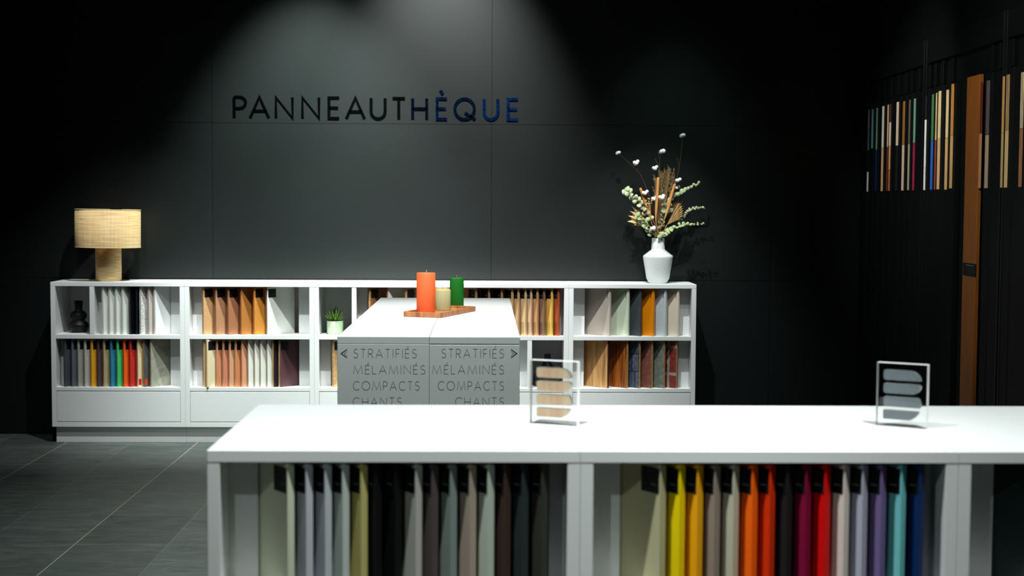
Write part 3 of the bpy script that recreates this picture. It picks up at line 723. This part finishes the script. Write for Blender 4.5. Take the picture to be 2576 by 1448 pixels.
def spline(pts, n=6):
    P_ = [Vector(p) for p in pts]; out = []
    for i in range(len(P_)-1):
        p0, p1, p2, p3 = P_[max(i-1, 0)], P_[i], P_[i+1], P_[min(i+2, len(P_)-1)]
        for k in range(n):
            t = k/n
            out.append(0.5*((2*p1)+(p2-p0)*t+(2*p0-5*p1+4*p2-p3)*t*t+(3*p1-p0-3*p2+p3)*t**3))
    out.append(P_[-1]); return out
DEEP = Vector((VX, YV, 1.06))
GB = 'dried stems in the white vase'
def start(q=0):
    a = q*2.399; r = 0.016
    return [DEEP+Vector((math.cos(a)*r, math.sin(a)*r, 0)), Vector((VX+math.cos(a)*r*1.2, YV+math.sin(a)*r*1.2, 1.0+hz(990)))]
COT = plain('cotton', (240, 240, 238), 0.9); HUSK = plain('brown_husk', (92, 62, 44), 0.8)
STEMR = plain('reddish_stem', (98, 48, 42), 0.7); STEMB = plain('brown_stem', (92, 74, 58), 0.75)
def boll(parent, p, r):
    mb = MB()
    n = 4
    for k in range(n):
        a = 2*PI*k/n+p.x*50; c = Vector((math.cos(a)*r*0.55, math.sin(a)*r*0.5, math.sin(a*2+1)*r*0.25+r*0.2*math.cos(a)))
        pr = [(max(1e-4, r*0.62*math.sin(PI*i/7)), c.z-r*0.62*math.cos(PI*i/7)) for i in range(8)]
        mb.lathe(pr, 12, 0, c.x, c.y, cap=False)
    o = mb.build('cotton_boll', COT, parent, p-parent.location)
    h = MB()
    for k in range(5):
        a = 2*PI*k/5+0.4
        h.tube([(0, 0, -r*0.75), (math.cos(a)*r*0.5, math.sin(a)*r*0.5, -r*0.55), (math.cos(a)*r*0.8, math.sin(a)*r*0.8, -r*0.05)], [0.002, 0.003, 0.0006], 5)
    h.build('husk', HUSK, o)
    return o
def cotton(label, path, bolls, mat, q, branches=(), r0=0.0016):
    st = start(q); root = thing('cotton_stem', label, 'dried flower', st[0], 0, GB)
    mb = MB(); pts = spline(st+path); mb.tube([p-st[0] for p in pts], [r0*1.3-(r0*0.8)*i/len(pts) for i in range(len(pts))], 6)
    for br in branches: mb.tube([p-st[0] for p in spline(br)], 0.001, 5)
    mb.build('stem', mat, root)
    for p, r in bolls: boll(root, p, r)
R_ = 0.0165
cotton('long reddish cotton stem leaning far left with two bolls', [V4(470, 660, -.01), V4(400, 480), V4(345, 400), V4(205, 270, .01)],
       [(V4(190, 255, .01), 0.015), (V4(345, 342, -.01), 0.019)], STEMR, 0, [[V4(362, 418), V4(357, 385), V4(345, 350, -.01)]])
cotton('upright cotton stem in the middle with two bolls', [V4(545, 600, .02), V4(549, 330, .02), V4(573, 250, .02)],
       [(V4(573, 243, .02), 0.02), (V4(510, 388, .01), 0.0175)], STEMB, 1, [[V4(549, 440, .02), V4(535, 415, .015), V4(512, 392, .01)], [V4(552, 310, .02), V4(540, 280, .02), V4(532, 250, .02)], [V4(549, 370, .02), V4(525, 340, .02), V4(512, 302, .02)]])
cotton('tallest cotton stem at right of the bouquet', [V4(640, 700, .03), V4(700, 480, .03), V4(735, 260, .03), V4(748, 110, .03)],
       [(V4(748, 104, .03), 0.0175), (V4(712, 492, .0), 0.018), (V4(704, 556, .04), 0.015)], STEMB, 2, [[V4(718, 380, .03), V4(708, 335, .03), V4(699, 300, .03)]])
for i, (cx, cy, dy, lab) in enumerate([(425, 602, -.05, 'short cotton stem, boll just right of the left orange stick'), (505, 652, .0, 'short cotton stem, boll left of the middle orange stick'),
                                       (568, 642, -.06, 'short cotton stem, boll between middle and right orange sticks'), (645, 756, .03, 'short cotton stem, boll left of the right fan'),
                                       (490, 912, -.07, 'lowest cotton boll, just above the vase rim')]):
    cotton(lab, [(MOUTH*0.45+V4(cx, cy, dy)*0.55), V4(cx, cy+6, dy)], [(V4(cx, cy, dy), 0.0185 if i != 2 else 0.02)], STEMR if i % 2 == 0 else STEMB, 3+i)
STK = textured('wood', (178, 114, 56), (222, 160, 92), 0.7, 0.5)
for lab, path, q in [('orange brown seed stick leaning left in the bouquet', [V4(470, 830, -.03), V4(425, 690, -.03), V4(402, 620, -.03), V4(380, 560, -.03)], 9),
                     ('upright orange brown seed stick in the middle', [V4(518, 860, -.04), V4(522, 720, -.04), V4(530, 600, -.04), V4(536, 470, -.04)], 10),
                     ('orange brown seed stick leaning right in the bouquet', [V4(585, 850, -.04), V4(622, 740, -.04), V4(650, 630, -.04), V4(683, 524, -.04)], 11)]:
    st = start(q); pts = spline(st+path, 5); n = len(pts)
    rr = [0.0022 if i < n*0.38 else min(0.0095, 0.0022+0.0075*(i-n*0.38)/(n*0.2)) for i in range(n)]
    rr[-1] = 0.006; rr[-2] = 0.0085
    o = MB().tube([p-st[0] for p in pts], rr, 10).build('seed_stick', STK, None, st[0]); tag(o, lab, 'dried flower', GB)
# twig bunch
st = start(12); tw = thing('twig_bunch', 'bunch of fine curly brown twigs at the bouquet back', 'dried flower', st[0], 0, GB)
mb = MB()
for i in range(46):
    tx = random.uniform(492, 700); ty = random.uniform(375, 480)+abs(tx-610)*0.25; dy = random.uniform(0.0, 0.08)
    if tx < 540: ty += 60
    b0 = V4(random.uniform(520, 560), 880, dy*0.4); mid = V4(535+(tx-535)*0.6, 690+random.uniform(-20, 20), dy*.7); top = V4(tx, ty, dy)
    pts = spline([b0, mid, (mid+top)/2+Vector((random.uniform(-.006, .006), 0, 0)), top], 5)
    mb.tube([p-st[0] for p in pts], 0.0009, 4)
    for k in range(7):
        q = pts[random.randint(len(pts)//2, len(pts)-1)]; e = q+Vector((random.uniform(-.012, .012), random.uniform(-.01, .01), random.uniform(.004, .02)))
        mb.tube([q-st[0], (q+e)/2-st[0]+Vector((random.uniform(-.003, .003), 0, 0)), e-st[0]], 0.0010, 4)
mb.build('twigs', plain('twig_brown', (158, 124, 80), 0.8), tw)
sb = MB(); sb.tube([Vector((0, 0, 0)), st[1]-st[0], V4(540, 870, .02)-st[0]], 0.005, 8); sb.build('stem', STEMB, tw)
# palm fans
FAN = textured('wood', (186, 152, 98), (232, 202, 150), 0.8, 0.7)
def fan(label, base, tips, q, dy, depth=0.012):
    st = start(q); root = thing('palm_fan', label, 'dried leaf', st[0], 0, GB)
    mb = MB(); bp0 = V4(*base, dy); n = len(tips)
    for i in range(n-1):
        a, b = V4(*tips[i], dy), V4(*tips[i+1], dy)
        mid = (a+b)/2; val = bp0+(mid-bp0)*0.8+Vector((0, depth, 0)); back = Vector((0, 0.0012, 0))
        ridge = a+Vector((0, -depth*0.4, 0)); rb_ = bp0+(b-bp0)*0.86
        v = [bp0, ridge, val, rb_]
        mb.add([p-st[0] for p in v]+[p+back-st[0] for p in v], [(0, 1, 2), (0, 2, 3), (6, 5, 4), (7, 6, 4), (0, 4, 5, 1), (1, 5, 6, 2), (2, 6, 7, 3), (3, 7, 4, 0)])
    mb.build('fan_blade', FAN, root)
    MB().tube([Vector((0, 0, 0)), st[1]-st[0], bp0-st[0]], [0.003, 0.0026, 0.002], 6).build('stem', plain('straw_stem', (200, 150, 84), .8), root)
fan('pleated straw palm fan at right of the bouquet', (612, 880), [(722, 650), (742, 658), (752, 668), (765, 690), (770, 712), (776, 735), (775, 760), (768, 790), (735, 822), (640, 860)], 13, -.02)
fan('pleated straw palm fan at lower left of the bouquet', (470, 895), [(400, 886), (330, 882), (268, 850), (275, 800), (290, 760), (306, 720), (350, 722), (395, 760)], 14, -.01)
fan('small straw palm fan behind the left eucalyptus', (480, 860), [(380, 665), (400, 690), (412, 680), (430, 700), (452, 660), (468, 672)], 15, .03)
fan('small straw palm fan behind the right orange stick', (600, 860), [(672, 680), (690, 668), (705, 655), (722, 660)], 16, .03)
# eucalyptus
def euc_mat(c): return plain('eucalyptus_leaf', c, 0.7)
def euc(label, path, n, r0, r1, q, col, dy=0.0, jit=0.4):
    st = start(q); root = thing('eucalyptus_branch', label, 'dried leaf', st[0], 0, GB)
    pts = spline([V4(cx, cy, dy) for cx, cy in path], 8)
    full = spline(st+[V4(cx, cy, dy) for cx, cy in path], 5)
    MB().tube([p-st[0] for p in full], [0.0022-0.0014*i/len(full) for i in range(len(full))], 6).build('stem', plain('olive_stem', (120, 104, 74), .8), root)
    mb = MB()
    for i in range(n):
        t = (i+0.5)/n; p = pts[min(len(pts)-1, int(t*(len(pts)-1)))]; r = r0+(r1-r0)*t
        a0 = i*2.4+random.uniform(-jit, jit)
        for s_ in (0, PI):
            an = a0+s_
            d = Vector((math.cos(an), math.sin(an)*0.7-0.25, math.sin(an+0.7)*0.8)).normalized()
            nrm = Vector((random.uniform(-.5, .5), -1, random.uniform(-.3, .7))).normalized()
            e2 = d.cross(nrm).normalized(); up = e2.cross(d)
            c = p+d*r*0.95; vs = [c+up*r*(-0.12)]; m_ = 12
            for k in range(m_):
                b = 2*PI*k/m_; rad = r*(1.0+0.08*math.sin(3*b+i))
                vs.append(c+d*math.cos(b)*rad+e2*math.sin(b)*rad*0.95+up*r*(0.18*math.cos(2*b)+0.06))
            back = -up*0.0008
            vs2 = [v+back for v in vs]
            fs = [(0, 1+k, 1+(k+1) % m_) for k in range(m_)]+[(m_+1, m_+2+(k+1) % m_, m_+2+k) for k in range(m_)]+[(1+k, m_+2+k, m_+2+(k+1) % m_, 1+(k+1) % m_) for k in range(m_)]
            mb.add([v-st[0] for v in vs+vs2], fs, 0, True)
    mb.build('foliage', euc_mat(col), root)
euc('pale eucalyptus branch reaching to upper left', [(470, 830), (410, 740), (350, 665), (290, 610), (245, 578)], 9, 0.014, 0.0185, 17, (188, 190, 152), -.03)
euc('green eucalyptus branch at lower left of the bouquet', [(480, 960), (430, 895), (390, 840), (345, 795)], 8, 0.014, 0.016, 18, (158, 168, 122), -.05)
euc('green eucalyptus branch reaching to upper right', [(600, 760), (650, 650), (730, 600), (800, 560), (905, 512)], 12, 0.017, 0.009, 19, (166, 172, 130), -.02)
euc('eucalyptus branch drooping at middle right', [(700, 860), (765, 800), (800, 755), (860, 735), (948, 732)], 11, 0.009, 0.008, 20, (178, 182, 142), .02)
euc('eucalyptus branch along lower right above the vase rim', [(565, 978), (620, 940), (690, 900), (760, 876), (840, 876), (940, 868)], 13, 0.018, 0.006, 21, (162, 172, 124), -.05)
euc('short eucalyptus sprig in the middle of the bouquet', [(560, 900), (580, 800), (600, 690)], 6, 0.013, 0.012, 22, (162, 166, 120), .0)
# straw flowers
st = start(23); sf = thing('straw_flower', 'small straw coloured dried flower at left centre of bouquet', 'dried flower', st[0], 0, GB)
pth = spline(st+[V4(475, 800, -.05), V4(455, 700, -.05)], 5); MB().tube([p-st[0] for p in pth], 0.0015, 5).build('stem', plain('straw_stem', (200, 150, 84), .8), sf)
mb = MB()
for k in range(14):
    c = V4(random.uniform(435, 480), random.uniform(660, 725), -.05+random.uniform(-.01, .01)); d = Vector((random.uniform(-.012, .012), random.uniform(-.01, .01), random.uniform(.008, .018)))
    mb.tube([c-st[0], c+d*0.5-st[0], c+d-st[0]], [0.0012, 0.004, 0.0006], 6)
mb.build('blossom', plain('straw_petal', (222, 190, 120), .8), sf)

# ------------------------------------------------------------------ small things in the niches
YN = D+0.15; ppm = FPX/YN
p = at_y(198.5, 838, YN)
kz = lambda q: (665-q)/4.826/ppm
kr = lambda w: w/2/4.826/ppm
prof = [(0.0, 0), (kr(150), 0), (kr(190), kz(640)), (kr(232), kz(598)), (kr(236), kz(580)), (kr(222), kz(556)), (kr(170), kz(530)), (kr(128), kz(520)), (kr(160), kz(505)), (kr(188), kz(480)), (kr(194), kz(462)),
        (kr(184), kz(438)), (kr(150), kz(415)), (kr(100), kz(402)), (kr(88), kz(390)), (kr(92), kz(340)), (kr(104), kz(285)), (kr(100), kz(281)), (kr(84), kz(284)), (kr(70), kz(390)), (0, kz(400))]
vb = MB().lathe(prof, 48, cap=False).build('bulb_vase', plain('matte_black_ceramic', (9, 10, 11), 0.5, 0.3), None, (p.x, YN, Zm+0.0005))
tag(vb, 'matt black double bulb vase in upper left niche', 'vase')
p2 = at_y(1377, 960, YN)
q2 = lambda y: (968-y)/ppm
prof = [(0, 0), (0.07, 0), (0.082, 0.01), (0.09, 0.03), (0.085, 0.06), (0.062, q2(935)), (0.042, q2(920)), (0.026, q2(911)), (0.0215, q2(905)), (0.0195, q2(891)), (0.0205, q2(888.5)), (0.016, q2(889)), (0.016, q2(910)), (0, q2(915))]
vb = MB().lathe(prof, 48, cap=False).build('cone_vase', plain('black_ceramic', (26, 29, 30), 0.4, 0.5), None, (p2.x, YN, Zs+0.0005))
tag(vb, 'dark conical vase in lower niche behind the wood logo block', 'vase')
YP = D+0.11; ppm = FPX/YP
p3 = at_y(843, 838, YP)
pr = 0.5*41/ppm; ph = 33/ppm
pot = thing('potted_succulent', 'spiky green succulent in pale green pot in a shelf niche', 'plant', (p3.x, YP, Zm+0.0005))
def potmat():
    m, nt, b = newmat('pebbled_green_glaze'); b.inputs['Base Color'].default_value = (*lin((196, 222, 182)), 1); b.inputs['Roughness'].default_value = 0.35
    tc = N(nt, 'ShaderNodeTexCoord'); vo = N(nt, 'ShaderNodeTexVoronoi'); vo.inputs['Scale'].default_value = 170; nt.links.new(tc.outputs['Object'], vo.inputs['Vector'])
    bp_ = N(nt, 'ShaderNodeBump'); bp_.inputs['Strength'].default_value = 0.9; bp_.inputs['Distance'].default_value = 0.003; bp_.invert = True
    nt.links.new(vo.outputs['Distance'], bp_.inputs['Height']); nt.links.new(bp_.outputs['Normal'], b.inputs['Normal'])
    return m
MB().lathe([(0, 0), (pr*0.9, 0), (pr, 0.006), (pr, ph*0.6), (pr*0.99, ph), (pr*0.92, ph), (pr*0.9, ph-0.012), (0, ph-0.012)], 40, cap=False).build('pot', potmat(), pot)
MB().lathe([(0, ph-0.0115), (pr*0.88, ph-0.0115), (pr*0.5, ph-0.004), (0, ph-0.003)], 24, cap=False).build('soil', plain('dark_soil', (36, 28, 22), .9), pot)
LEAF = textured('wood', (70, 124, 44), (150, 190, 84), 0.45, 0.7)
for ring, (n, el, ln) in enumerate([(9, 22, 0.095), (9, 48, 0.10), (7, 68, 0.098), (3, 84, 0.09)]):
    for k in range(n):
        a = 2*PI*(k+0.37*ring)/n+random.uniform(-.15, .15); e = math.radians(el+random.uniform(-7, 7)); l = ln*random.uniform(.85, 1.1)
        d = Vector((math.cos(a)*math.cos(e), math.sin(a)*math.cos(e), math.sin(e))); sd = Vector((-math.sin(a), math.cos(a), 0)); nn = sd.cross(d)
        if nn.z < 0: nn = -nn
        b0 = Vector((0, 0, ph-0.006)); mb = MB(); vs = []
        for t, w, lift in ((0, .0035, 0), (.25, .0062, -.003), (.55, .0055, -.002), (.82, .003, .004), (1, .0003, .011)):
            c = b0+d*l*t+nn*lift
            vs += [c-sd*w+nn*w*0.3, c-nn*w*0.45, c+sd*w+nn*w*0.3]
        fs = []
        for i in range(4): fs += [(i*3, i*3+1, i*3+4, i*3+3), (i*3+1, i*3+2, i*3+5, i*3+4), (i*3+2, i*3, i*3+3, i*3+5)]
        fs += [(0, 2, 1)]
        mb.add(vs, fs, 0, True).build('leaf', LEAF, pot)

# ------------------------------------------------------------------ cover plate on the wall
q0, q1 = at_y(1741, 568, YW), at_y(1781, 526, YW)
cpl = MB().box(-(q1.x-q0.x)/2, (q1.x-q0.x)/2, -0.006, -0.0004, 0, q1.z-q0.z).build('cover_plate', BLACKWALL, None, ((q0.x+q1.x)/2, YW, q0.z), bevel=0.001)
tag(cpl, 'black square cover plate on the black wall behind the bouquet', 'cover plate')

# ------------------------------------------------------------------ clear logo blocks on the counter
def acrylic():
    m, nt, b = newmat('clear_acrylic'); b.inputs['Base Color'].default_value = (0.97, 0.985, 0.98, 1); b.inputs['Roughness'].default_value = 0.0
    b.inputs['IOR'].default_value = 1.3; b.inputs['Transmission Weight'].default_value = 1.0
    return m
ACR = acrylic()
FROST = plain('frosted_edge', (0.86, 0.87, 0.85), 0.4, 0.3, linear=True)
def cut_bar(k):
    # outlines of the four bars in block pixels, from left-bottom going round; x to the right, y down
    def rc(pts): return pts
    L = 16.5
    if k == 0: top, bot = 18, 43; pts = [(L, top+4), (L+1, top+1), (L+4, top), (76, top)]+[(76+28*math.sin(a), top+24-24*math.cos(a)) for a in [math.radians(x) for x in range(10, 91, 10)]]+[(104, bot-3), (101, bot), (L+4, bot), (L, bot-4)]
    if k == 1: top, bot = 52, 77; pts = [(L, top+4), (L+1, top+1), (L+4, top), (97, top), (102, top+1.5), (105, top+5), (104, top+10), (101, top+16), (96, top+21), (89, bot), (L+4, bot), (L, bot-4)]
    if k == 2: top, bot = 86, 111; pts = [(L, top+4), (L+1, top+1), (L+4, top), (97, top), (101, top+3), (104, top+10), (105.5, top+18), (105.5, bot-3), (103, bot), (L+4, bot), (L, bot-4)]
    if k == 3: top, bot = 120, 143; pts = [(L, top+1), (L+1, top), (102, top), (100, top+6), (95, top+13), (88, top+19), (80, bot), (L+1, bot), (L, bot-1)]
    return pts
def logo_block(label, u0, u1, ytop, ybase, yaw, face):
    zc = 1.0+CDZ
    b0 = at_z((u0+u1)/2, ybase, zc); w = 0.118; sc = w/120.0; T = 0.02
    top = at_y((u0+u1)/2, ytop, b0.y); h = top.z-zc
    a = math.radians(yaw)
    o = thing('logo_block', label, 'display block', (b0.x, b0.y, zc+0.0005), a, 'clear logo blocks on the counter')
    mb = MB().box(-w/2, w/2, 0, T, 0, h, mis=[1, 1, 0, 1, 0, 1])
    mb.build('clear_slab', [ACR, FROST], o)
    ks = h/161.0
    for k in range(4):
        poly = [(-w/2+x*sc, h-y*ks) for x, y in cut_bar(k)]
        MB().prism(list(reversed(poly)), 0.0008, T-0.0008, 0, 1).build('logo_bar', [face, FROST], o)
    return o
logo_block('clear logo block with pale wood bars, left one on the counter', 1323, 1460, 908, 1068, -22, textured('wood', (240, 188, 146), (252, 226, 190), .5, 0.8))
logo_block('clear logo block with grey bars, right one on the counter', 2192, 2340, 915, 1074, -30, plain('grey_metal_laminate', (128, 138, 146), .4, .5))

# ------------------------------------------------------------------ black display rack on the right wall
XF = XR-0.02
rx = lambda u, v: at_x(u, v, XF)
def rk(u, v=480): return rx(u, v).y
ztop_r = rx(2376, 84.2).z
bays = [('black display rack bay nearest the back wall corner', 2186, 2327, 300), ('black display rack bay holding the tall oak panel', 2329, 2527, 150), ('black display rack bay nearest the camera', 2529, 2760, 60)]
cols = {0: [2192, 2203, 2215, 2231, 2248.5, 2268.5, 2284, 2298], 1: [2340, 2361.5, 2377, 2409, 2482, 2499], 2: [2553, 2600]}
SATIN = plain('satin_black_edge', (0.005, 0.0065, 0.007), 0.4, 0.2, linear=True)
for k, (lab, ua, ub, v) in enumerate(bays):
    y1, y0 = rk(ua, 250), rk(ub, 200)
    o = thing('display_rack', lab, 'display rack', (XR, (y0+y1)/2, 0), 0, 'black rack bays along the right wall'); oy = (y0+y1)/2
    def rp(nm, xa, xb, ya, yb, za, zb, mat=BLACKRACK): return MB().box(xa-XR, xb-XR, ya-oy, yb-oy, za, zb).build(nm, mat, o, bevel=0.001)
    rp('upright', XF-0.006, XR-0.001, y1-0.02, y1-0.001, 0, ztop_r, SATIN); rp('upright', XF-0.006, XR-0.001, y0+0.001, y0+0.02, 0, ztop_r, SATIN)
    rp('fascia', XF-0.004, XR-0.001, y0+0.0205, y1-0.0205, ztop_r-0.13, ztop_r)
    rp('plinth', XF-0.004, XR-0.001, y0+0.0205, y1-0.0205, 0, 0.1)
    edges = [y1-0.0205]+[rk(u, 230) for u in cols[k] if y0+0.03 < rk(u, 230) < y1-0.03]+[y0+0.0205]
    for a, b in zip(edges[:-1], edges[1:]):
        if k == 1 and b < rk(2440, 200) < a: continue
        rp('hanging_panel', XF-0.004, XR-0.001, b+0.003, a-0.003, 0.11, ztop_r-0.27)
        rp('hanger', XF-0.0, XR-0.001, (a+b)/2-0.02, (a+b)/2+0.02, ztop_r-0.262, ztop_r-0.14)
    for ed in edges[1:-1]: rp('edge_strip', XF-0.0055, XR-0.001, ed-0.0014, ed+0.0014, 0.11, ztop_r-0.268, SATIN)
COLS = [
    (2187, 2190, [(275.6, 323.3, 'dull olive', (118, 122, 98)), (323.3, 377.7, 'dark teal grey', (76, 102, 106)), (431.6, 481.8, 'short white', (240, 240, 240))]),
    (2196.3, 2200, [(274, 373, 'teal', (86, 152, 146))]),
    (2207.8, 2211, [(271, 375.7, 'sage green', (102, 142, 112)), (375.7, 480.7, 'navy', (12, 34, 86))]),
    (2222.8, 2227, [(266.5, 371, 'pale mint', (226, 230, 214)), (371, 480.7, 'sandy tan', (214, 178, 128))]),
    (2236, 2238.7, [(263, 369, 'narrow tan', (224, 180, 120)), (369, 479.7, 'narrow rust brown', (116, 54, 32))]),
    (2241.4, 2245, [(260.7, 307, 'dark maroon', (84, 50, 48)), (307, 366.8, 'pinkish white', (236, 222, 212)), (366.8, 425.8, 'orange tan', (220, 164, 104)), (425.8, 479.7, 'copper brown', (182, 112, 72))]),
    (2259, 2264, [(256, 365.7, 'cream', (232, 212, 182)), (365.7, 479, 'charcoal', (24, 27, 28))]),
    (2275, 2280, [(254, 363.7, 'toffee brown', (164, 108, 50)), (363.7, 479, 'pale pink', (226, 196, 168))]),
    (2290, 2293.8, [(250.3, 361.6, 'taupe', (104, 94, 82)), (361.6, 478, 'grey sage', (168, 168, 142))]),
    (2302.5, 2307, [(247.4, 359, 'mint green', (114, 164, 140)), (359, 478.6, 'crimson', (156, 36, 72))]),
    (2331.2, 2335, [(241.4, 300.5, 'dark graphite', (26, 32, 34)), (300.5, 421.3, 'bright white', (242, 242, 240)), (421.3, 478, 'off-white', (232, 232, 224))]),
    (2348, 2353, [(236.7, 353.3, 'emerald green', (62, 120, 76)), (353.3, 476.6, 'cobalt blue', (36, 98, 190))]),
    (2358.2, 2361, [(233, 352, 'slim oak', (216, 180, 122)), (352, 476.6, 'slim chestnut', (146, 68, 38))]),
    (2365, 2371, [(228.4, 348, 'pale ash wood', (222, 198, 144)), (348, 476, 'beige oak', (208, 168, 118))]),
    (2384.6, 2390.4, [(225.3, 346.7, 'blond wood', (216, 192, 142)), (346.7, 476.8, 'natural oak', (204, 168, 112))]),
    (2397.4, 2403.6, [(210.4, 339.8, 'golden brown wood', (194, 134, 62)), (339.8, 473.5, 'honey wood', (206, 164, 102))]),
    (2471, 2476.5, [(206, 335, 'mahogany red', (104, 40, 22)), (335, 473, 'light caramel', (194, 140, 94))]),
    (2486.2, 2494, [(201.8, 338.4, 'mauve taupe', (96, 82, 82)), (338.4, 473, 'greige', (180, 160, 134))]),
    (2526.8, 2531.7, [(191.5, 333.7, 'amber wood', (208, 154, 82)), (333.7, 471.5, 'straw wood', (198, 168, 112))]),
    (2536.4, 2544, [(187, 326.7, 'fine striped wood', (190, 154, 108)), (326.7, 471.5, 'light maple', (214, 184, 128))]),
    (2573, 2580.5, [(181, 322, 'pale striped wood', (204, 184, 144)), (322, 470, 'brown striped wood', (176, 118, 76))]),
]
nth = ['first', 'second', 'third', 'fourth', 'fifth', 'sixth', 'seventh', 'eighth', 'ninth', 'tenth', 'eleventh', 'twelfth', 'thirteenth', 'fourteenth', 'fifteenth', 'sixteenth', 'seventeenth', 'eighteenth', 'nineteenth', 'twentieth', 'last']
for i, (ua, ub, pieces) in enumerate(COLS):
    pa, pb = rx(ua, pieces[0][0]), rx(ub, pieces[0][0])
    for (va, vb_, desc, c) in pieces:
        y1, y0 = pa.y, pb.y; z1 = rx((ua+ub)/2, va).z; z0 = rx((ua+ub)/2-1.5, vb_).z
        X0 = XF-0.0078
        yc = (y0+y1)/2
        mt = (textured('wood', [int(q*.62) for q in c], c, .5, 1.6) if 'strip' in desc else WD(c, .88)) if ('wood' in desc or 'oak' in desc or 'maple' in desc) else P(c)
        o = MB().box(0, 0.003, y0-yc, y1-yc, 0, z1-z0-0.001).build('sample_strip', mt, None, (X0, yc, z0), bevel=0.0006)
        tag(o, '%s sample strip in %s column from left of the black rack' % (desc, nth[i]), 'sample strip', 'sample strips on the black wall rack')
# tall oak panel
ya, yb = rk(2437, 195), rk(2470, 195)
yc = (ya+yb)/2; zt = rx(2452, 191).z
pan = MB().box(0, 0.018, yb-yc, ya-yc, 0, zt-0.12).build('oak_board', WD((150, 88, 26), .85), None, (XF-0.008, yc, 0.12), bevel=0.001)
tag(pan, 'tall orange oak sample panel standing in the black rack', 'sample panel')
za, zb_ = rx(2437, 661).z-0.12, rx(2437, 693).z-0.12
tg = MB().box(-0.002, -0.0003, yb-yc-0.004, ya-yc-0.01, zb_, za).build('label_tag', TAGBLACK, pan)
MB().box(-0.0026, -0.002, yb-yc+0.03, ya-yc-0.05, za-0.012, za-0.009).build('print', TAGTEXT, tg)
